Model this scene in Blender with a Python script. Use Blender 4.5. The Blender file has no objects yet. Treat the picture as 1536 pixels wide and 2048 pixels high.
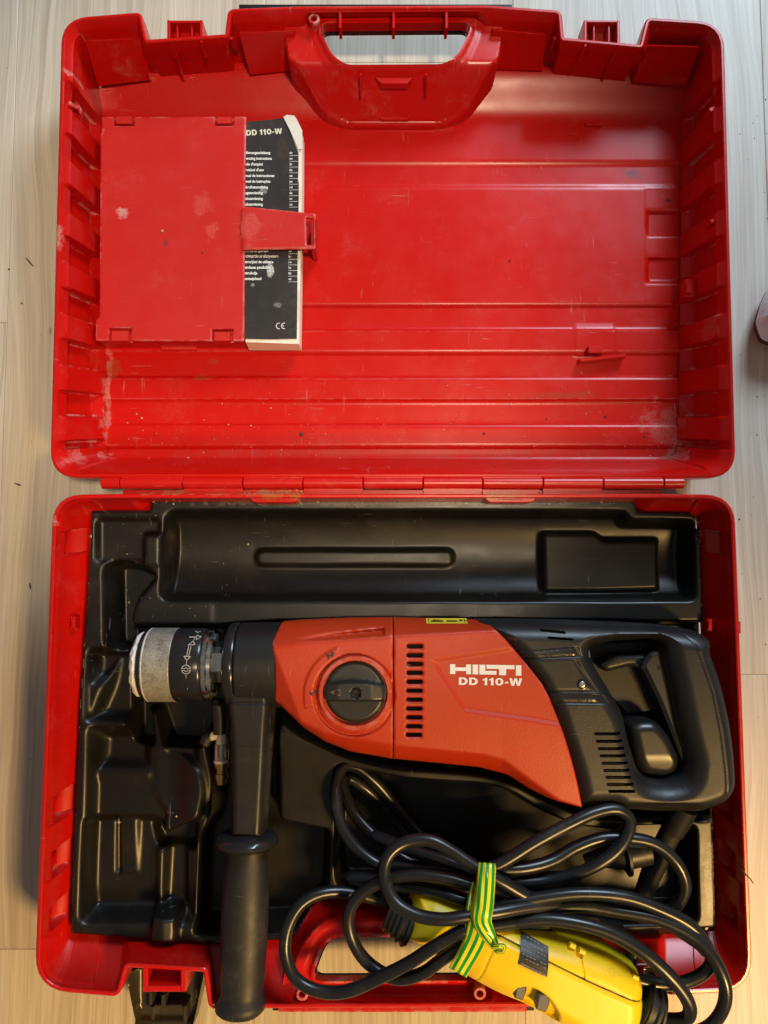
import bpy, math, random
import numpy as np
from mathutils import Vector, Matrix

random.seed(7)
rng = np.random.default_rng(7)
SC = bpy.context.scene
COL = SC.collection

# ------------------------------------------------------------------ camera
F, CX, CY = 1540.0, 768.0, 1024.0          # focal length and centre in photo pixels
TH, H = math.radians(4.1), 0.725           # tilt, height of the lens above the floor
ZR = 0.075                                 # height of the case rims
cam = bpy.data.cameras.new("camera")
cam.sensor_fit = 'VERTICAL'
cam.sensor_height = 36.0
cam.lens = F / 2048.0 * 36.0
cam.clip_start, cam.clip_end = 0.01, 50.0
cam_ob = bpy.data.objects.new("camera", cam)
cam_ob.location = (0, 0, H)
cam_ob.rotation_euler = (TH, 0, 0)
COL.objects.link(cam_ob)
SC.camera = cam_ob

# ------------------------------------------------------------------ world, lamps, exposure
world = bpy.data.worlds.new("World")
SC.world = world
world.use_nodes = True
bg = world.node_tree.nodes["Background"]
bg.inputs[0].default_value = (1.0, 0.95, 0.88, 1)
bg.inputs[1].default_value = 0.14


def lamp(name, kind, loc, target, energy, color, size=0.1, size_y=None, spot=None, blend=0.5):
    d = bpy.data.lights.new(name, kind)
    d.energy = energy
    d.color = color
    if kind == 'AREA':
        d.shape = 'RECTANGLE' if size_y else 'DISK'
        d.size = size
        if size_y:
            d.size_y = size_y
    else:
        d.shadow_soft_size = size
    if kind == 'SPOT':
        d.spot_size = math.radians(spot)
        d.spot_blend = blend
    o = bpy.data.objects.new(name, d)
    o.location = loc
    o.rotation_euler = (Vector(target) - Vector(loc)).to_track_quat('-Z', 'Y').to_euler()
    COL.objects.link(o)
    return o


lamp("window_light", 'AREA', (0.72, 1.45, 1.00), (0.1, 0.2, 0), 27.0, (0.66, 0.84, 1.0), 0.55, 0.55)
lamp("ceiling_lamp", 'SPOT', (0.34, -0.06, 2.0), (-0.13, 0.28, 0), 112.0, (1.0, 0.80, 0.54), 0.10, spot=21, blend=0.35)
lamp("warm_lamp", 'SPOT', (1.00, -1.15, 1.70), (0.06, -0.50, 0), 235.0, (1.0, 0.61, 0.20), 0.22, spot=31, blend=0.5)
SC.view_settings.view_transform = 'Standard'
SC.view_settings.look = 'None'
SC.view_settings.exposure = 0.0
SC.view_settings.gamma = 1.0
SC.cycles.use_denoising = True
SC.cycles.max_bounces = 8

# ------------------------------------------------------------------ geometry helpers
CT, ST = math.cos(TH), math.sin(TH)


def P(u, v, z):
    """photo pixel (u, v) on the level plane z -> point of the room"""
    u, v, z = np.broadcast_arrays(np.asarray(u, float), np.asarray(v, float), np.asarray(z, float))
    dx, dy = (u - CX) / F, -(v - CY) / F
    t = (z - H) / (dy * ST - CT)
    return np.stack([dx * t, (dy * CT + ST) * t, z], -1)


def pt(u, v, z):
    return Vector(P(u, v, z))


ORIGIN = {}


def link(o, parent=None):
    COL.objects.link(o)
    if parent is not None:
        o.parent = parent
        o.matrix_parent_inverse = Matrix.Translation(-Vector(ORIGIN.get(parent.name, (0, 0, 0))))
    return o


def empty(name, loc, label, cat, group=None):
    o = bpy.data.objects.new(name, None)
    o.empty_display_size = 0.02
    o.location = loc
    COL.objects.link(o)
    ORIGIN[o.name] = tuple(loc)
    tag(o, label, cat, group)
    return o


def tag(o, label=None, cat=None, group=None, kind=None):
    for k, x in (('label', label), ('category', cat), ('group', group), ('kind', kind)):
        if x:
            o[k] = x
    return o


def mk(name, verts, faces, mat, parent=None, ang=35):
    me = bpy.data.meshes.new(name)
    me.from_pydata([tuple(map(float, x)) for x in verts], [], [tuple(map(int, f)) for f in faces])
    me.validate()
    if ang is not None:
        me.polygons.foreach_set('use_smooth', [True] * len(me.polygons))
        if ang < 180:
            me.set_sharp_from_angle(angle=math.radians(ang))
    for m in (mat if isinstance(mat, (list, tuple)) else [mat]):
        me.materials.append(m)
    me.update()
    o = bpy.data.objects.new(name, me)
    return link(o, parent)


class Geo:
    def __init__(self):
        self.v, self.f = [], []

    def add(self, v, f):
        n = len(self.v)
        self.v += [tuple(x) for x in v]
        self.f += [tuple(i + n for i in q) for q in f]
        return self

    def loft(self, rings, cap0=False, cap1=False, closed=True):
        n = len(rings[0])
        v, f = [], []
        for r in rings:
            v += [tuple(x) for x in r]
        for i in range(len(rings) - 1):
            for j in range(n if closed else n - 1):
                k = (j + 1) % n
                f.append((i * n + j, i * n + k, (i + 1) * n + k, (i + 1) * n + j))
        if cap0:
            f.append(tuple(range(n))[::-1])
        if cap1:
            f.append(tuple(range((len(rings) - 1) * n, len(rings) * n)))
        return self.add(v, f)

    def prism(self, poly, z0, z1, zp=None, bev=0.0006):
        """px outline poly on plane zp, standing from z0 to z1, its upper edge eased"""
        poly = np.asarray(poly, float)
        zp = z1 if zp is None else zp
        c = poly.mean(0)
        a = P(poly[:, 0], poly[:, 1], zp)
        n = loop_normals(a[:, :2])
        def ring(off, z):
            r = a.copy()
            r[:, :2] += n * off
            r[:, 2] = z
            return r
        return self.loft([ring(0, z0), ring(0, z1 - bev), ring(-bev, z1)], cap0=True, cap1=True)

    def box(self, u0, v0, u1, v1, z0, z1, bev=0.0006, rot=0.0):
        p = np.array([(u0, v0), (u1, v0), (u1, v1), (u0, v1)], float)
        if rot:
            c = p.mean(0)
            a = math.radians(rot)
            R = np.array([[math.cos(a), -math.sin(a)], [math.sin(a), math.cos(a)]])
            p = (p - c) @ R.T + c
        return self.prism(p, z0, z1, bev=bev)

    def build(self, name, mat, parent=None, ang=35):
        return mk(name, self.v, self.f, mat, parent, ang)


def loop_normals(xy):
    """outward normals of a closed loop whichever way it runs"""
    t = np.roll(xy, -1, 0) - np.roll(xy, 1, 0)
    t /= np.maximum(1e-9, np.linalg.norm(t, axis=1))[:, None]
    n = np.stack([t[:, 1], -t[:, 0]], 1)
    area = np.sum(xy[:, 0] * np.roll(xy[:, 1], -1) - np.roll(xy[:, 0], -1) * xy[:, 1])
    return n if area > 0 else -n


def rp(pts, r=4, n=6, sub=0):
    """closed polygon with rounded corners; pts (u, v[, r]); straight runs split into sub-long pieces"""
    out = []
    M = len(pts)
    for i in range(M):
        p0 = np.array(pts[i - 1][:2], float)
        p1 = np.array(pts[i][:2], float)
        p2 = np.array(pts[(i + 1) % M][:2], float)
        rr = pts[i][2] if len(pts[i]) > 2 else r
        a, b = p0 - p1, p2 - p1
        la, lb = np.linalg.norm(a), np.linalg.norm(b)
        a, b = a / la, b / lb
        k = min(rr, la * 0.48, lb * 0.48)
        s, e = p1 + a * k, p1 + b * k
        for t in np.linspace(0, 1, n):
            out.append((1 - t) ** 2 * s + 2 * t * (1 - t) * p1 + t ** 2 * e)
    return np.array(out)


def subdiv(loop, counts):
    out = []
    for i, k in enumerate(counts):
        a, b = loop[i], loop[(i + 1) % len(loop)]
        for j in range(k):
            out.append(a + (b - a) * j / k)
    return np.array(out)


def cr(pts, n=8, closed=False):
    pts = np.asarray(pts, float)
    if closed:
        q = np.vstack([pts[-1], pts, pts[:2]])
    else:
        q = np.vstack([2 * pts[0] - pts[1], pts, 2 * pts[-1] - pts[-2]])
    out = []
    for i in range(1, len(q) - 2):
        p0, p1, p2, p3 = q[i - 1], q[i], q[i + 1], q[i + 2]
        for t in np.linspace(0, 1, n, endpoint=False):
            out.append(0.5 * (2 * p1 + (p2 - p0) * t + (2 * p0 - 5 * p1 + 4 * p2 - p3) * t * t + (3 * p1 - p0 - 3 * p2 + p3) * t ** 3))
    if not closed:
        out.append(pts[-1])
    return np.array(out)


def sdf(U, V, poly):
    """signed distance in px, negative inside"""
    poly = np.asarray(poly, float)
    best = np.full(U.shape, 1e18)
    inside = np.zeros(U.shape, bool)
    for i in range(len(poly)):
        ax, ay = poly[i - 1]
        bx, by = poly[i]
        ex, ey = bx - ax, by - ay
        L = ex * ex + ey * ey
        if L < 1e-9:
            continue
        t = np.clip(((U - ax) * ex + (V - ay) * ey) / L, 0, 1)
        best = np.minimum(best, (U - ax - t * ex) ** 2 + (V - ay - t * ey) ** 2)
        c = (ay > V) != (by > V)
        if ey != 0:
            inside ^= c & (U < ax + (V - ay) / ey * ex)
    d = np.sqrt(best)
    return np.where(inside, -d, d)


def sst(a, b, x):
    t = np.clip((x - a) / (b - a), 0, 1)
    return t * t * (3 - 2 * t)


def blur(Z, k=1, it=2):
    for _ in range(it):
        for ax in (0, 1):
            p = np.pad(Z, [(k, k) if i == ax else (0, 0) for i in (0, 1)], mode='edge')
            Z = sum(np.take(p, range(j, j + Z.shape[ax]), axis=ax) for j in range(2 * k + 1)) / (2 * k + 1)
    return Z


def px_of(x, y, z, z0):
    """px on plane z0 of the point straight above or below (x, y)"""
    zz = z0 - H
    dy, dz = y * CT + zz * ST, -y * ST + zz * CT
    return CX + F * x / -dz, CY - F * dy / -dz


def outline3(pts, z0):
    """outline given as (u, v, z, r) where it is seen, as px on plane z0"""
    out = []
    for u, v, z, r in pts:
        x, y, _ = P(u, v, z)
        a, b = px_of(x, y, z, z0)
        out.append((float(a), float(b), r))
    return out


PX = 0.00042   # metres per photo pixel near the rim


def relief(name, outer, zfun, mat, parent=None, holes=(), cell=3.0, z0=0.07, zlow=None, mirror=None, ang=40, geo=None):
    """a solid whose outline (px, on plane z0) is exact and whose upper face stands at zfun(U, V, d); d = metres inside the edge.
    zlow: level (or function of U, V, Z) the edges run down to; mirror: underside mirrored about that level."""
    outer = np.asarray(outer, float)
    lo, hi = outer.min(0) - 2 * cell, outer.max(0) + 2 * cell
    us = np.arange(lo[0], hi[0] + cell, cell)
    vs = np.arange(lo[1], hi[1] + cell, cell)
    U, V = np.meshgrid(us, vs, indexing='ij')
    sd = sdf(U, V, outer)
    for h in holes:
        sd = np.maximum(sd, -sdf(U, V, h))
    gu, gv = np.gradient(sd, cell)
    g2 = np.maximum(gu * gu + gv * gv, 0.25)
    near = np.abs(sd) < 0.75 * cell
    U2 = np.where(near, U - sd * gu / g2, U)
    V2 = np.where(near, V - sd * gv / g2, V)
    d = np.where(near, 0, np.maximum(0, -sd)) * PX
    Z = zfun(U2, V2, d)
    keep = sd < 0.75 * cell
    fk = keep[:-1, :-1] & keep[1:, :-1] & keep[1:, 1:] & keep[:-1, 1:]
    idx = -np.ones(U.shape, int)
    nv = U.shape[1]
    ii, jj = np.nonzero(fk)
    quad = np.stack([ii * nv + jj, ii * nv + jj + 1, (ii + 1) * nv + jj + 1, (ii + 1) * nv + jj], 1)
    used = np.unique(quad)
    remap = -np.ones(U.size, int)
    remap[used] = np.arange(len(used))
    quad = remap[quad]
    xyz = P(U2, V2, z0).reshape(-1, 3)[used]
    xyz[:, 2] = Z.reshape(-1)[used]
    e = np.vstack([quad[:, [0, 1]], quad[:, [1, 2]], quad[:, [2, 3]], quad[:, [3, 0]]])
    key = np.sort(e, 1)
    _, inv, cnt = np.unique(key, axis=0, return_inverse=True, return_counts=True)
    be = e[cnt[inv.reshape(-1)] == 1]
    verts = [xyz]
    faces = [tuple(q) for q in quad]
    if mirror is not None or zlow is not None:
        n0 = len(xyz)
        low = xyz.copy()
        if mirror is not None:
            low[:, 2] = 2 * mirror - low[:, 2]
            faces += [tuple(q[::-1] + n0) for q in quad]
            verts.append(low)
            for a, b in be:
                faces.append((b, a, a + n0, b + n0))
        else:
            zl = zlow(U2, V2, Z).reshape(-1)[used] if callable(zlow) else np.full(n0, zlow)
            bi = np.unique(be)
            mp = {int(x): n0 + k for k, x in enumerate(bi)}
            low = low[bi]
            low[:, 2] = np.minimum(low[:, 2], zl[bi])
            verts.append(low)
            for a, b in be:
                faces.append((b, a, mp[int(a)], mp[int(b)]))
    vv = np.vstack(verts)
    if geo is not None:
        geo.add(vv, faces)
        o = None
    else:
        o = mk(name, vv, faces, mat, parent, ang)

    def sample(u, v):
        u, v = np.asarray(u, float), np.asarray(v, float)
        a = np.clip((u - us[0]) / cell, 0, len(us) - 1.001)
        b = np.clip((v - vs[0]) / cell, 0, len(vs) - 1.001)
        i, j = a.astype(int), b.astype(int)
        a, b = a - i, b - j
        return Z[i, j] * (1 - a) * (1 - b) + Z[i + 1, j] * a * (1 - b) + Z[i, j + 1] * (1 - a) * b + Z[i + 1, j + 1] * a * b
    return o, sample


def tube_geo(path, rad, nseg=14, cap=True, geo=None, ell=None):
    """tube along room points; rad number or list; ell=(side, up) per-point scale"""
    p = np.asarray(path, float)
    n = len(p)
    rad = np.full(n, rad) if np.isscalar(rad) else np.interp(np.linspace(0, 1, n), np.linspace(0, 1, len(rad)), rad)
    t = np.gradient(p, axis=0)
    t /= np.linalg.norm(t, axis=1)[:, None]
    up = np.array([0, 0, 1.0])
    if abs(t[0] @ up) > 0.9:
        up = np.array([0, 1.0, 0])
    s = np.cross(t[0], up)
    s /= np.linalg.norm(s)
    rings = []
    for i in range(n):
        s = s - t[i] * (s @ t[i])
        s /= np.linalg.norm(s)
        b = np.cross(s, t[i])
        a = np.linspace(0, 2 * math.pi, nseg, endpoint=False)
        k1, k2 = (1, 1) if ell is None else (ell[0][i], ell[1][i])
        rings.append(p[i] + rad[i] * (np.cos(a)[:, None] * s * k1 + np.sin(a)[:, None] * b * k2))
    g = geo or Geo()
    g.loft(rings, cap, cap)
    return g


def sweep(stations, nexp=2.6, nseg=28, geo=None, cap=True):
    """stations: (centre, side half vector, up half vector) -> super-elliptic rings"""
    a = np.linspace(0, 2 * math.pi, nseg, endpoint=False)
    c, s = np.cos(a), np.sin(a)
    cc = np.sign(c) * np.abs(c) ** (2 / nexp)
    ss = np.sign(s) * np.abs(s) ** (2 / nexp)
    rings = [np.asarray(o) + cc[:, None] * np.asarray(x) + ss[:, None] * np.asarray(y) for o, x, y in stations]
    g = geo or Geo()
    return g.loft(rings, cap, cap)


def lathe(center, axis, prof, nseg=40, geo=None, cap=True):
    """prof: (along, radius)"""
    ax = Vector(axis).normalized()
    s = ax.orthogonal().normalized()
    b = ax.cross(s)
    c = Vector(center)
    rings = []
    for h, r in prof:
        rings.append([tuple(c + ax * h + (s * math.cos(a) + b * math.sin(a)) * r) for a in np.linspace(0, 2 * math.pi, nseg, endpoint=False)])
    g = geo or Geo()
    return g.loft(rings, cap, cap)


# ------------------------------------------------------------------ materials
class NT:
    def __init__(self, name):
        self.m = bpy.data.materials.new(name)
        self.m.use_nodes = True
        self.t = self.m.node_tree
        self.b = self.t.nodes["Principled BSDF"]
        self.geo = self.t.nodes.new('ShaderNodeNewGeometry')

    def n(self, kind, **kw):
        x = self.t.nodes.new(kind)
        for k, v in kw.items():
            setattr(x, k, v)
        return x

    def l(self, a, b):
        self.t.links.new(a, b)

    def setin(self, node, name, val):
        s = node.inputs[name]
        if hasattr(val, 'links') or isinstance(val, bpy.types.NodeSocket):
            self.l(val, s)
        else:
            s.default_value = val

    def scaled(self, sc):
        m = self.n('ShaderNodeVectorMath', operation='MULTIPLY')
        self.l(self.geo.outputs['Position'], m.inputs[0])
        m.inputs[1].default_value = sc if isinstance(sc, tuple) else (sc, sc, sc)
        return m.outputs[0]

    def noise(self, sc, detail=4, rough=0.55, dist=0.0):
        x = self.n('ShaderNodeTexNoise')
        self.l(self.scaled(sc), x.inputs['Vector'])
        x.inputs['Scale'].default_value = 1
        x.inputs['Detail'].default_value = detail
        x.inputs['Roughness'].default_value = rough
        x.inputs['Distortion'].default_value = dist
        return x.outputs['Fac']

    def ramp(self, f, a, b, lo=0.0, hi=1.0):
        x = self.n('ShaderNodeMapRange')
        x.interpolation_type = 'SMOOTHSTEP'
        self.setin(x, 'Value', f)
        for k, v in (('From Min', a), ('From Max', b), ('To Min', lo), ('To Max', hi)):
            x.inputs[k].default_value = v
        return x.outputs['Result']

    def math(self, op, a, b=None):
        x = self.n('ShaderNodeMath', operation=op)
        for i, v in enumerate((a, b)):
            if v is None:
                continue
            if isinstance(v, (int, float)):
                x.inputs[i].default_value = v
            else:
                self.l(v, x.inputs[i])
        return x.outputs[0]

    def mix(self, f, a, b):
        x = self.n('ShaderNodeMix', data_type='RGBA')
        for i, v in ((0, f), (6, a), (7, b)):
            if isinstance(v, (int, float)):
                x.inputs[i].default_value = v
            elif isinstance(v, (tuple, list)):
                x.inputs[i].default_value = (v[0], v[1], v[2], 1)
            else:
                self.l(v, x.inputs[i])
        return x.outputs[2]

    def blob(self, c, r, wob=0.5, sc=90):
        """mark of its own shape at room point c, half sizes r"""
        s = self.n('ShaderNodeVectorMath', operation='SUBTRACT')
        self.l(self.geo.outputs['Position'], s.inputs[0])
        s.inputs[1].default_value = c
        k = self.n('ShaderNodeVectorMath', operation='MULTIPLY')
        self.l(s.outputs[0], k.inputs[0])
        k.inputs[1].default_value = (1 / r[0], 1 / r[1], 1 / r[2] if len(r) > 2 else 8)
        ln = self.n('ShaderNodeVectorMath', operation='LENGTH')
        self.l(k.outputs[0], ln.inputs[0])
        nz = self.noise(sc, 5, 0.65)
        v = self.math('ADD', ln.outputs['Value'], self.math('MULTIPLY', self.math('SUBTRACT', nz, 0.5), wob * 5.5))
        return self.math('MULTIPLY', self.ramp(v, 0.45, 1.0, 1, 0), self.ramp(self.noise(620, 3, 0.6), 0.32, 0.6, 0.25, 1))

    def bump(self, h, strength=0.2, dist=0.001):
        x = self.n('ShaderNodeBump')
        x.inputs['Strength'].default_value = strength
        x.inputs['Distance'].default_value = dist
        self.l(h, x.inputs['Height'])
        self.l(x.outputs[0], self.b.inputs['Normal'])


def plastic(name, col, rough=0.35, grain=0, gstr=0.0, var=0.12, dust=0.0, dustcol=(0.5, 0.42, 0.36), wear=0.0, wearcol=(0.7, 0.4, 0.38),
            blobs=(), scratch=0.0, spec=0.5):
    k = NT(name)
    c1 = tuple(x * (1 - var) for x in col)
    c2 = tuple(min(1, x * (1 + var)) for x in col)
    c = k.mix(k.noise(14, 5), c1, c2)
    rsrc = k.ramp(k.noise(30, 4, 0.6), 0.3, 0.7, rough * 0.9, min(1, rough * 1.12))
    if dust:
        m = k.math('MULTIPLY', k.ramp(k.noise(22, 7, 0.7), 0.5, 0.78), k.ramp(k.noise(260, 3, 0.6), 0.35, 0.7, 0.3, 1))
        c = k.mix(k.math('MULTIPLY', m, dust), c, dustcol)
        rsrc = k.math('ADD', rsrc, k.math('MULTIPLY', m, dust * 0.35))
    if scratch:
        a = k.ramp(k.noise((420, 30, 60), 3, 0.5), 0.66, 0.72)
        b = k.ramp(k.noise((40, 520, 70), 3, 0.5), 0.68, 0.73)
        m = k.math('MULTIPLY', k.math('MAXIMUM', a, b), k.ramp(k.noise(18, 3), 0.5, 0.65))
        c = k.mix(k.math('MULTIPLY', m, scratch), c, tuple(min(1, x * 0.5 + 0.30) for x in col))
    if wear:
        p = k.ramp(k.geo.outputs['Pointiness'], 0.515, 0.56)
        m = k.math('MULTIPLY', p, k.ramp(k.noise(70, 5, 0.7), 0.42, 0.6))
        c = k.mix(k.math('MULTIPLY', m, wear), c, wearcol)
    for (cc, r, bc, st) in blobs:
        c = k.mix(k.math('MULTIPLY', k.blob(cc, r), st), c, bc)
    k.l(c, k.b.inputs['Base Color'])
    k.l(rsrc, k.b.inputs['Roughness'])
    k.b.inputs['Specular IOR Level'].default_value = spec
    if grain:
        k.bump(k.noise(grain, 2, 0.5), gstr, 0.0006)
    return k.m


def metal(name, col, rough, grain=0, gstr=0.0, dirt=0.0, dirtcol=(0.12, 0.10, 0.07)):
    k = NT(name)
    c = k.mix(k.noise(60, 5), tuple(x * 0.8 for x in col), col)
    if dirt:
        m = k.math('MULTIPLY', k.ramp(k.noise(90, 6, 0.7), 0.42, 0.66), dirt)
        c = k.mix(m, c, dirtcol)
        k.l(k.math('SUBTRACT', 1.0, m), k.b.inputs['Metallic'])
    else:
        k.b.inputs['Metallic'].default_value = 1
    k.l(c, k.b.inputs['Base Color'])
    k.b.inputs['Roughness'].default_value = rough
    if grain:
        k.bump(k.noise(grain, 2), gstr, 0.0005)
    return k.m


def flat(name, col, rough=0.6):
    k = NT(name)
    c = k.mix(k.noise(200, 4, 0.6), tuple(x * 0.86 for x in col), col)
    k.l(c, k.b.inputs['Base Color'])
    k.b.inputs['Roughness'].default_value = rough
    return k.m


def B(u, v, z, ru, rv, rz=0.02):
    return tuple(P(u, v, z)), (ru * PX, rv * PX, rz)


DUSTW = (0.62, 0.50, 0.44)
RED = (0.54, 0.0046, 0.0020)
lid_marks = [(*B(u, v, z, a, b), c, s) for u, v, z, a, b, c, s in (
    (212, 930, 0.008, 22, 30, DUSTW, 0.39), (150, 925, 0.05, 30, 26, DUSTW, 0.26), (1352, 915, 0.01, 26, 40, DUSTW, 0.37),
    (1330, 850, 0.006, 60, 60, DUSTW, 0.18), (213, 780, 0.01, 10, 120, DUSTW, 0.32), (225, 740, 0.006, 22, 26, (0.22, 0.11, 0.02), 0.45),
    (405, 755, 0.006, 34, 9, (0.20, 0.09, 0.02), 0.5), (425, 722, 0.006, 16, 9, (0.20, 0.09, 0.02), 0.4),
    (1268, 345, 0.006, 26, 14, (0.05, 0.05, 0.06), 0.8), (1335, 400, 0.006, 5, 5, (0.03, 0.02, 0.02), 0.9),
    (602, 868, 0.006, 7, 9, (0.05, 0.03, 0.01), 0.9), (145, 160, 0.06, 14, 9, DUSTW, 0.42), (1120, 790, 0.006, 90, 9, (0.25, 0.06, 0.02), 0.5),
    (118, 480, 0.07, 12, 30, DUSTW, 0.42), (650, 115, 0.06, 20, 40, DUSTW, 0.10), (940, 80, 0.06, 26, 30, (0.8, 0.3, 0.36), 0.6),
    (1220, 72, 0.06, 90, 20, DUSTW, 0.16), (1420, 640, 0.06, 16, 60, DUSTW, 0.18), (800, 905, 0.006, 560, 14, (0.30, 0.05, 0.04), 0.35),
)]
M_RED = plastic("case_red_plastic", RED, 0.30, 700, 0.04, 0.04, dust=0.07, dustcol=DUSTW, wear=0.7, scratch=0.30, spec=0.36, blobs=lid_marks)
base_marks = [(*B(u, v, z, a, b), c, s) for u, v, z, a, b, c, s in (
    (112, 1010, 0.07, 10, 40, DUSTW, 0.7), (230, 1935, 0.05, 60, 28, (0.75, 0.45, 0.47), 0.0), (120, 1960, 0.05, 22, 30, DUSTW, 0.3),
    (560, 990, 0.07, 60, 12, (0.3, 0.16, 0.04), 0.6), (1010, 990, 0.07, 60, 12, (0.3, 0.16, 0.04), 0.6), (430, 985, 0.07, 160, 8, (0.32, 0.2, 0.12), 0.6))]
M_RED2 = plastic("case_red_plastic_lower", RED, 0.28, 700, 0.04, 0.05, dust=0.06, dustcol=DUSTW, wear=0.5, scratch=0.25, blobs=base_marks)
M_HINGE = plastic("hinge_red_plastic", RED, 0.3, 700, 0.04, 0.08, dust=0.2, dustcol=DUSTW, scratch=0.3)
M_COVER = plastic("document_cover_red", (0.56, 0.014, 0.011), 0.42, 900, 0.06, 0.03, dust=0.06, dustcol=DUSTW, wear=0.3, scratch=0.3, blobs=[
    (*B(247, 428, 0.034, 13, 19), (0.62, 0.33, 0.28), 0.95), (*B(405, 408, 0.034, 24, 30), (0.60, 0.06, 0.05), 0.9), (*B(425, 460, 0.034, 16, 26), (0.62, 0.08, 0.06), 0.8),
    (*B(333, 487, 0.034, 9, 14), (0.12, 0.03, 0.03), 0.7), (*B(500, 455, 0.037, 30, 40), (0.66, 0.14, 0.12), 0.4)])
M_ORANGE = plastic("drill_orange_red", (0.47, 0.032, 0.0038), 0.42, 900, 0.20, 0.06, dust=0.22, dustcol=(0.22, 0.055, 0.03), wear=0.2, scratch=0.22)
M_BLK = plastic("drill_black_plastic", (0.011, 0.011, 0.012), 0.42, 900, 0.15, 0.15, dust=0.10, dustcol=(0.20, 0.17, 0.13), scratch=0.25)
M_BLKG = plastic("black_glossy_plastic", (0.016, 0.016, 0.018), 0.22, 0, 0, 0.15, dust=0.06, dustcol=(0.2, 0.17, 0.13), scratch=0.2)
M_RUBBER = plastic("grip_rubber", (0.012, 0.0125, 0.014), 0.52, 500, 0.15, 0.15, dust=0.22, dustcol=(0.17, 0.15, 0.12), scratch=0.2)
M_TRAY = plastic("tray_black_plastic", (0.0060, 0.0053, 0.0043), 0.38, 260, 0.06, 0.2, dust=0.18, dustcol=(0.10, 0.08, 0.05), scratch=0.30, blobs=[
    (*B(790, 1006, 0.047, 480, 9), (0.16, 0.11, 0.07), 0.55), (*B(1420, 1760, 0.047, 14, 90), (0.30, 0.25, 0.18), 0.6), (*B(1415, 1600, 0.047, 14, 60), (0.2, 0.15, 0.09), 0.5)])
M_CABLE = plastic("cable_black_rubber", (0.011, 0.012, 0.014), 0.30, 160, 0.08, 0.15, dust=0.32, dustcol=(0.14, 0.13, 0.12), scratch=0.2)
M_YEL = plastic("yellow_plastic", (0.86, 0.61, 0.004), 0.40, 500, 0.05, 0.05, dust=0.14, dustcol=(0.35, 0.28, 0.06), scratch=0.05, blobs=[
    (*B(1150, 1880, 0.1, 160, 22, 0.05), (0.50, 0.38, 0.03), 0.25), (*B(1240, 1925, 0.1, 60, 16, 0.05), (0.42, 0.32, 0.03), 0.35)])
M_SMOKE = plastic("latch_smoky_plastic", (0.045, 0.040, 0.028), 0.3, 0, 0, 0.2, dust=0.25, dustcol=(0.2, 0.17, 0.11), scratch=0.4)
M_GREY = plastic("grey_rocker_plastic", (0.10, 0.10, 0.09), 0.5, 0, 0)
M_DARK = flat("dark_inside", (0.006, 0.006, 0.006), 0.8)
M_WHITE = flat("white_print", (0.86, 0.86, 0.84), 0.5)
M_CREAM = flat("cream_print", (0.80, 0.76, 0.58), 0.5)
M_GREYP = flat("engraved_print", (0.55, 0.53, 0.48), 0.5)
M_BLKP = flat("black_print", (0.02, 0.02, 0.02), 0.5)
M_STICK = flat("yellow_sticker", (0.80, 0.62, 0.03), 0.5)
M_CHROME = metal("chrome", (0.55, 0.57, 0.58), 0.18, dirt=0.25)
M_STEEL = metal("spindle_steel", (0.62, 0.64, 0.62), 0.30, 120, 0.1, dirt=0.3)
M_BRASS = metal("brass", (0.60, 0.40, 0.12), 0.30, dirt=0.45)
M_NICKEL = plastic("valve_pale_plastic", (0.55, 0.52, 0.42), 0.45)
M_PLASTER = plastic("dried_plaster", (0.82, 0.79, 0.72), 0.9, 420, 0.9, 0.3, dust=0.5, dustcol=(0.25, 0.2, 0.14))


def mat_knurl():
    k = NT("knurled_steel")
    c = k.mix(k.math('ADD', k.math('MULTIPLY', k.ramp(k.noise(70, 6, 0.65), 0.42, 0.68), 0.6), k.math('MULTIPLY', k.ramp(k.noise(900, 2, 0.6), 0.4, 0.6), 0.4)), (0.50, 0.48, 0.42), (0.17, 0.14, 0.10))
    k.l(c, k.b.inputs['Base Color'])
    k.b.inputs['Metallic'].default_value = 0.45
    k.b.inputs['Roughness'].default_value = 0.42
    return k.m


M_KNURL = mat_knurl()


def mat_glass():
    k = NT("clear_plastic")
    k.b.inputs['Base Color'].default_value = (0.9, 0.9, 0.85, 1)
    k.b.inputs['Transmission Weight'].default_value = 0.9
    k.b.inputs['Roughness'].default_value = 0.12
    k.b.inputs['IOR'].default_value = 1.45
    return k.m


M_CLEAR = mat_glass()


def mat_pages():
    k = NT("page_edges")
    c = k.mix(k.ramp(k.noise((60, 60, 6000), 2), 0.35, 0.65), (0.78, 0.66, 0.50), (0.86, 0.80, 0.68))
    k.l(c, k.b.inputs['Base Color'])
    k.b.inputs['Roughness'].default_value = 0.8
    return k.m


M_PAGES = mat_pages()
M_BOOK = plastic("booklet_cover", (0.032, 0.027, 0.028), 0.36, 0, 0, 0.25, dust=0.30, dustcol=(0.20, 0.19, 0.19), scratch=0.15, blobs=[
    (*B(541, 538, 0.030, 7, 17), (0.70, 0.70, 0.68), 0.9), (*B(556, 610, 0.030, 16, 9), (0.30, 0.30, 0.30), 0.7), (*B(527, 382, 0.030, 12, 11), (0.34, 0.34, 0.36), 0.7),
    (*B(565, 300, 0.030, 16, 36), (0.06, 0.045, 0.03), 0.7), (*B(506, 570, 0.030, 5, 5), (0.4, 0.4, 0.4), 0.7)])


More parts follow.
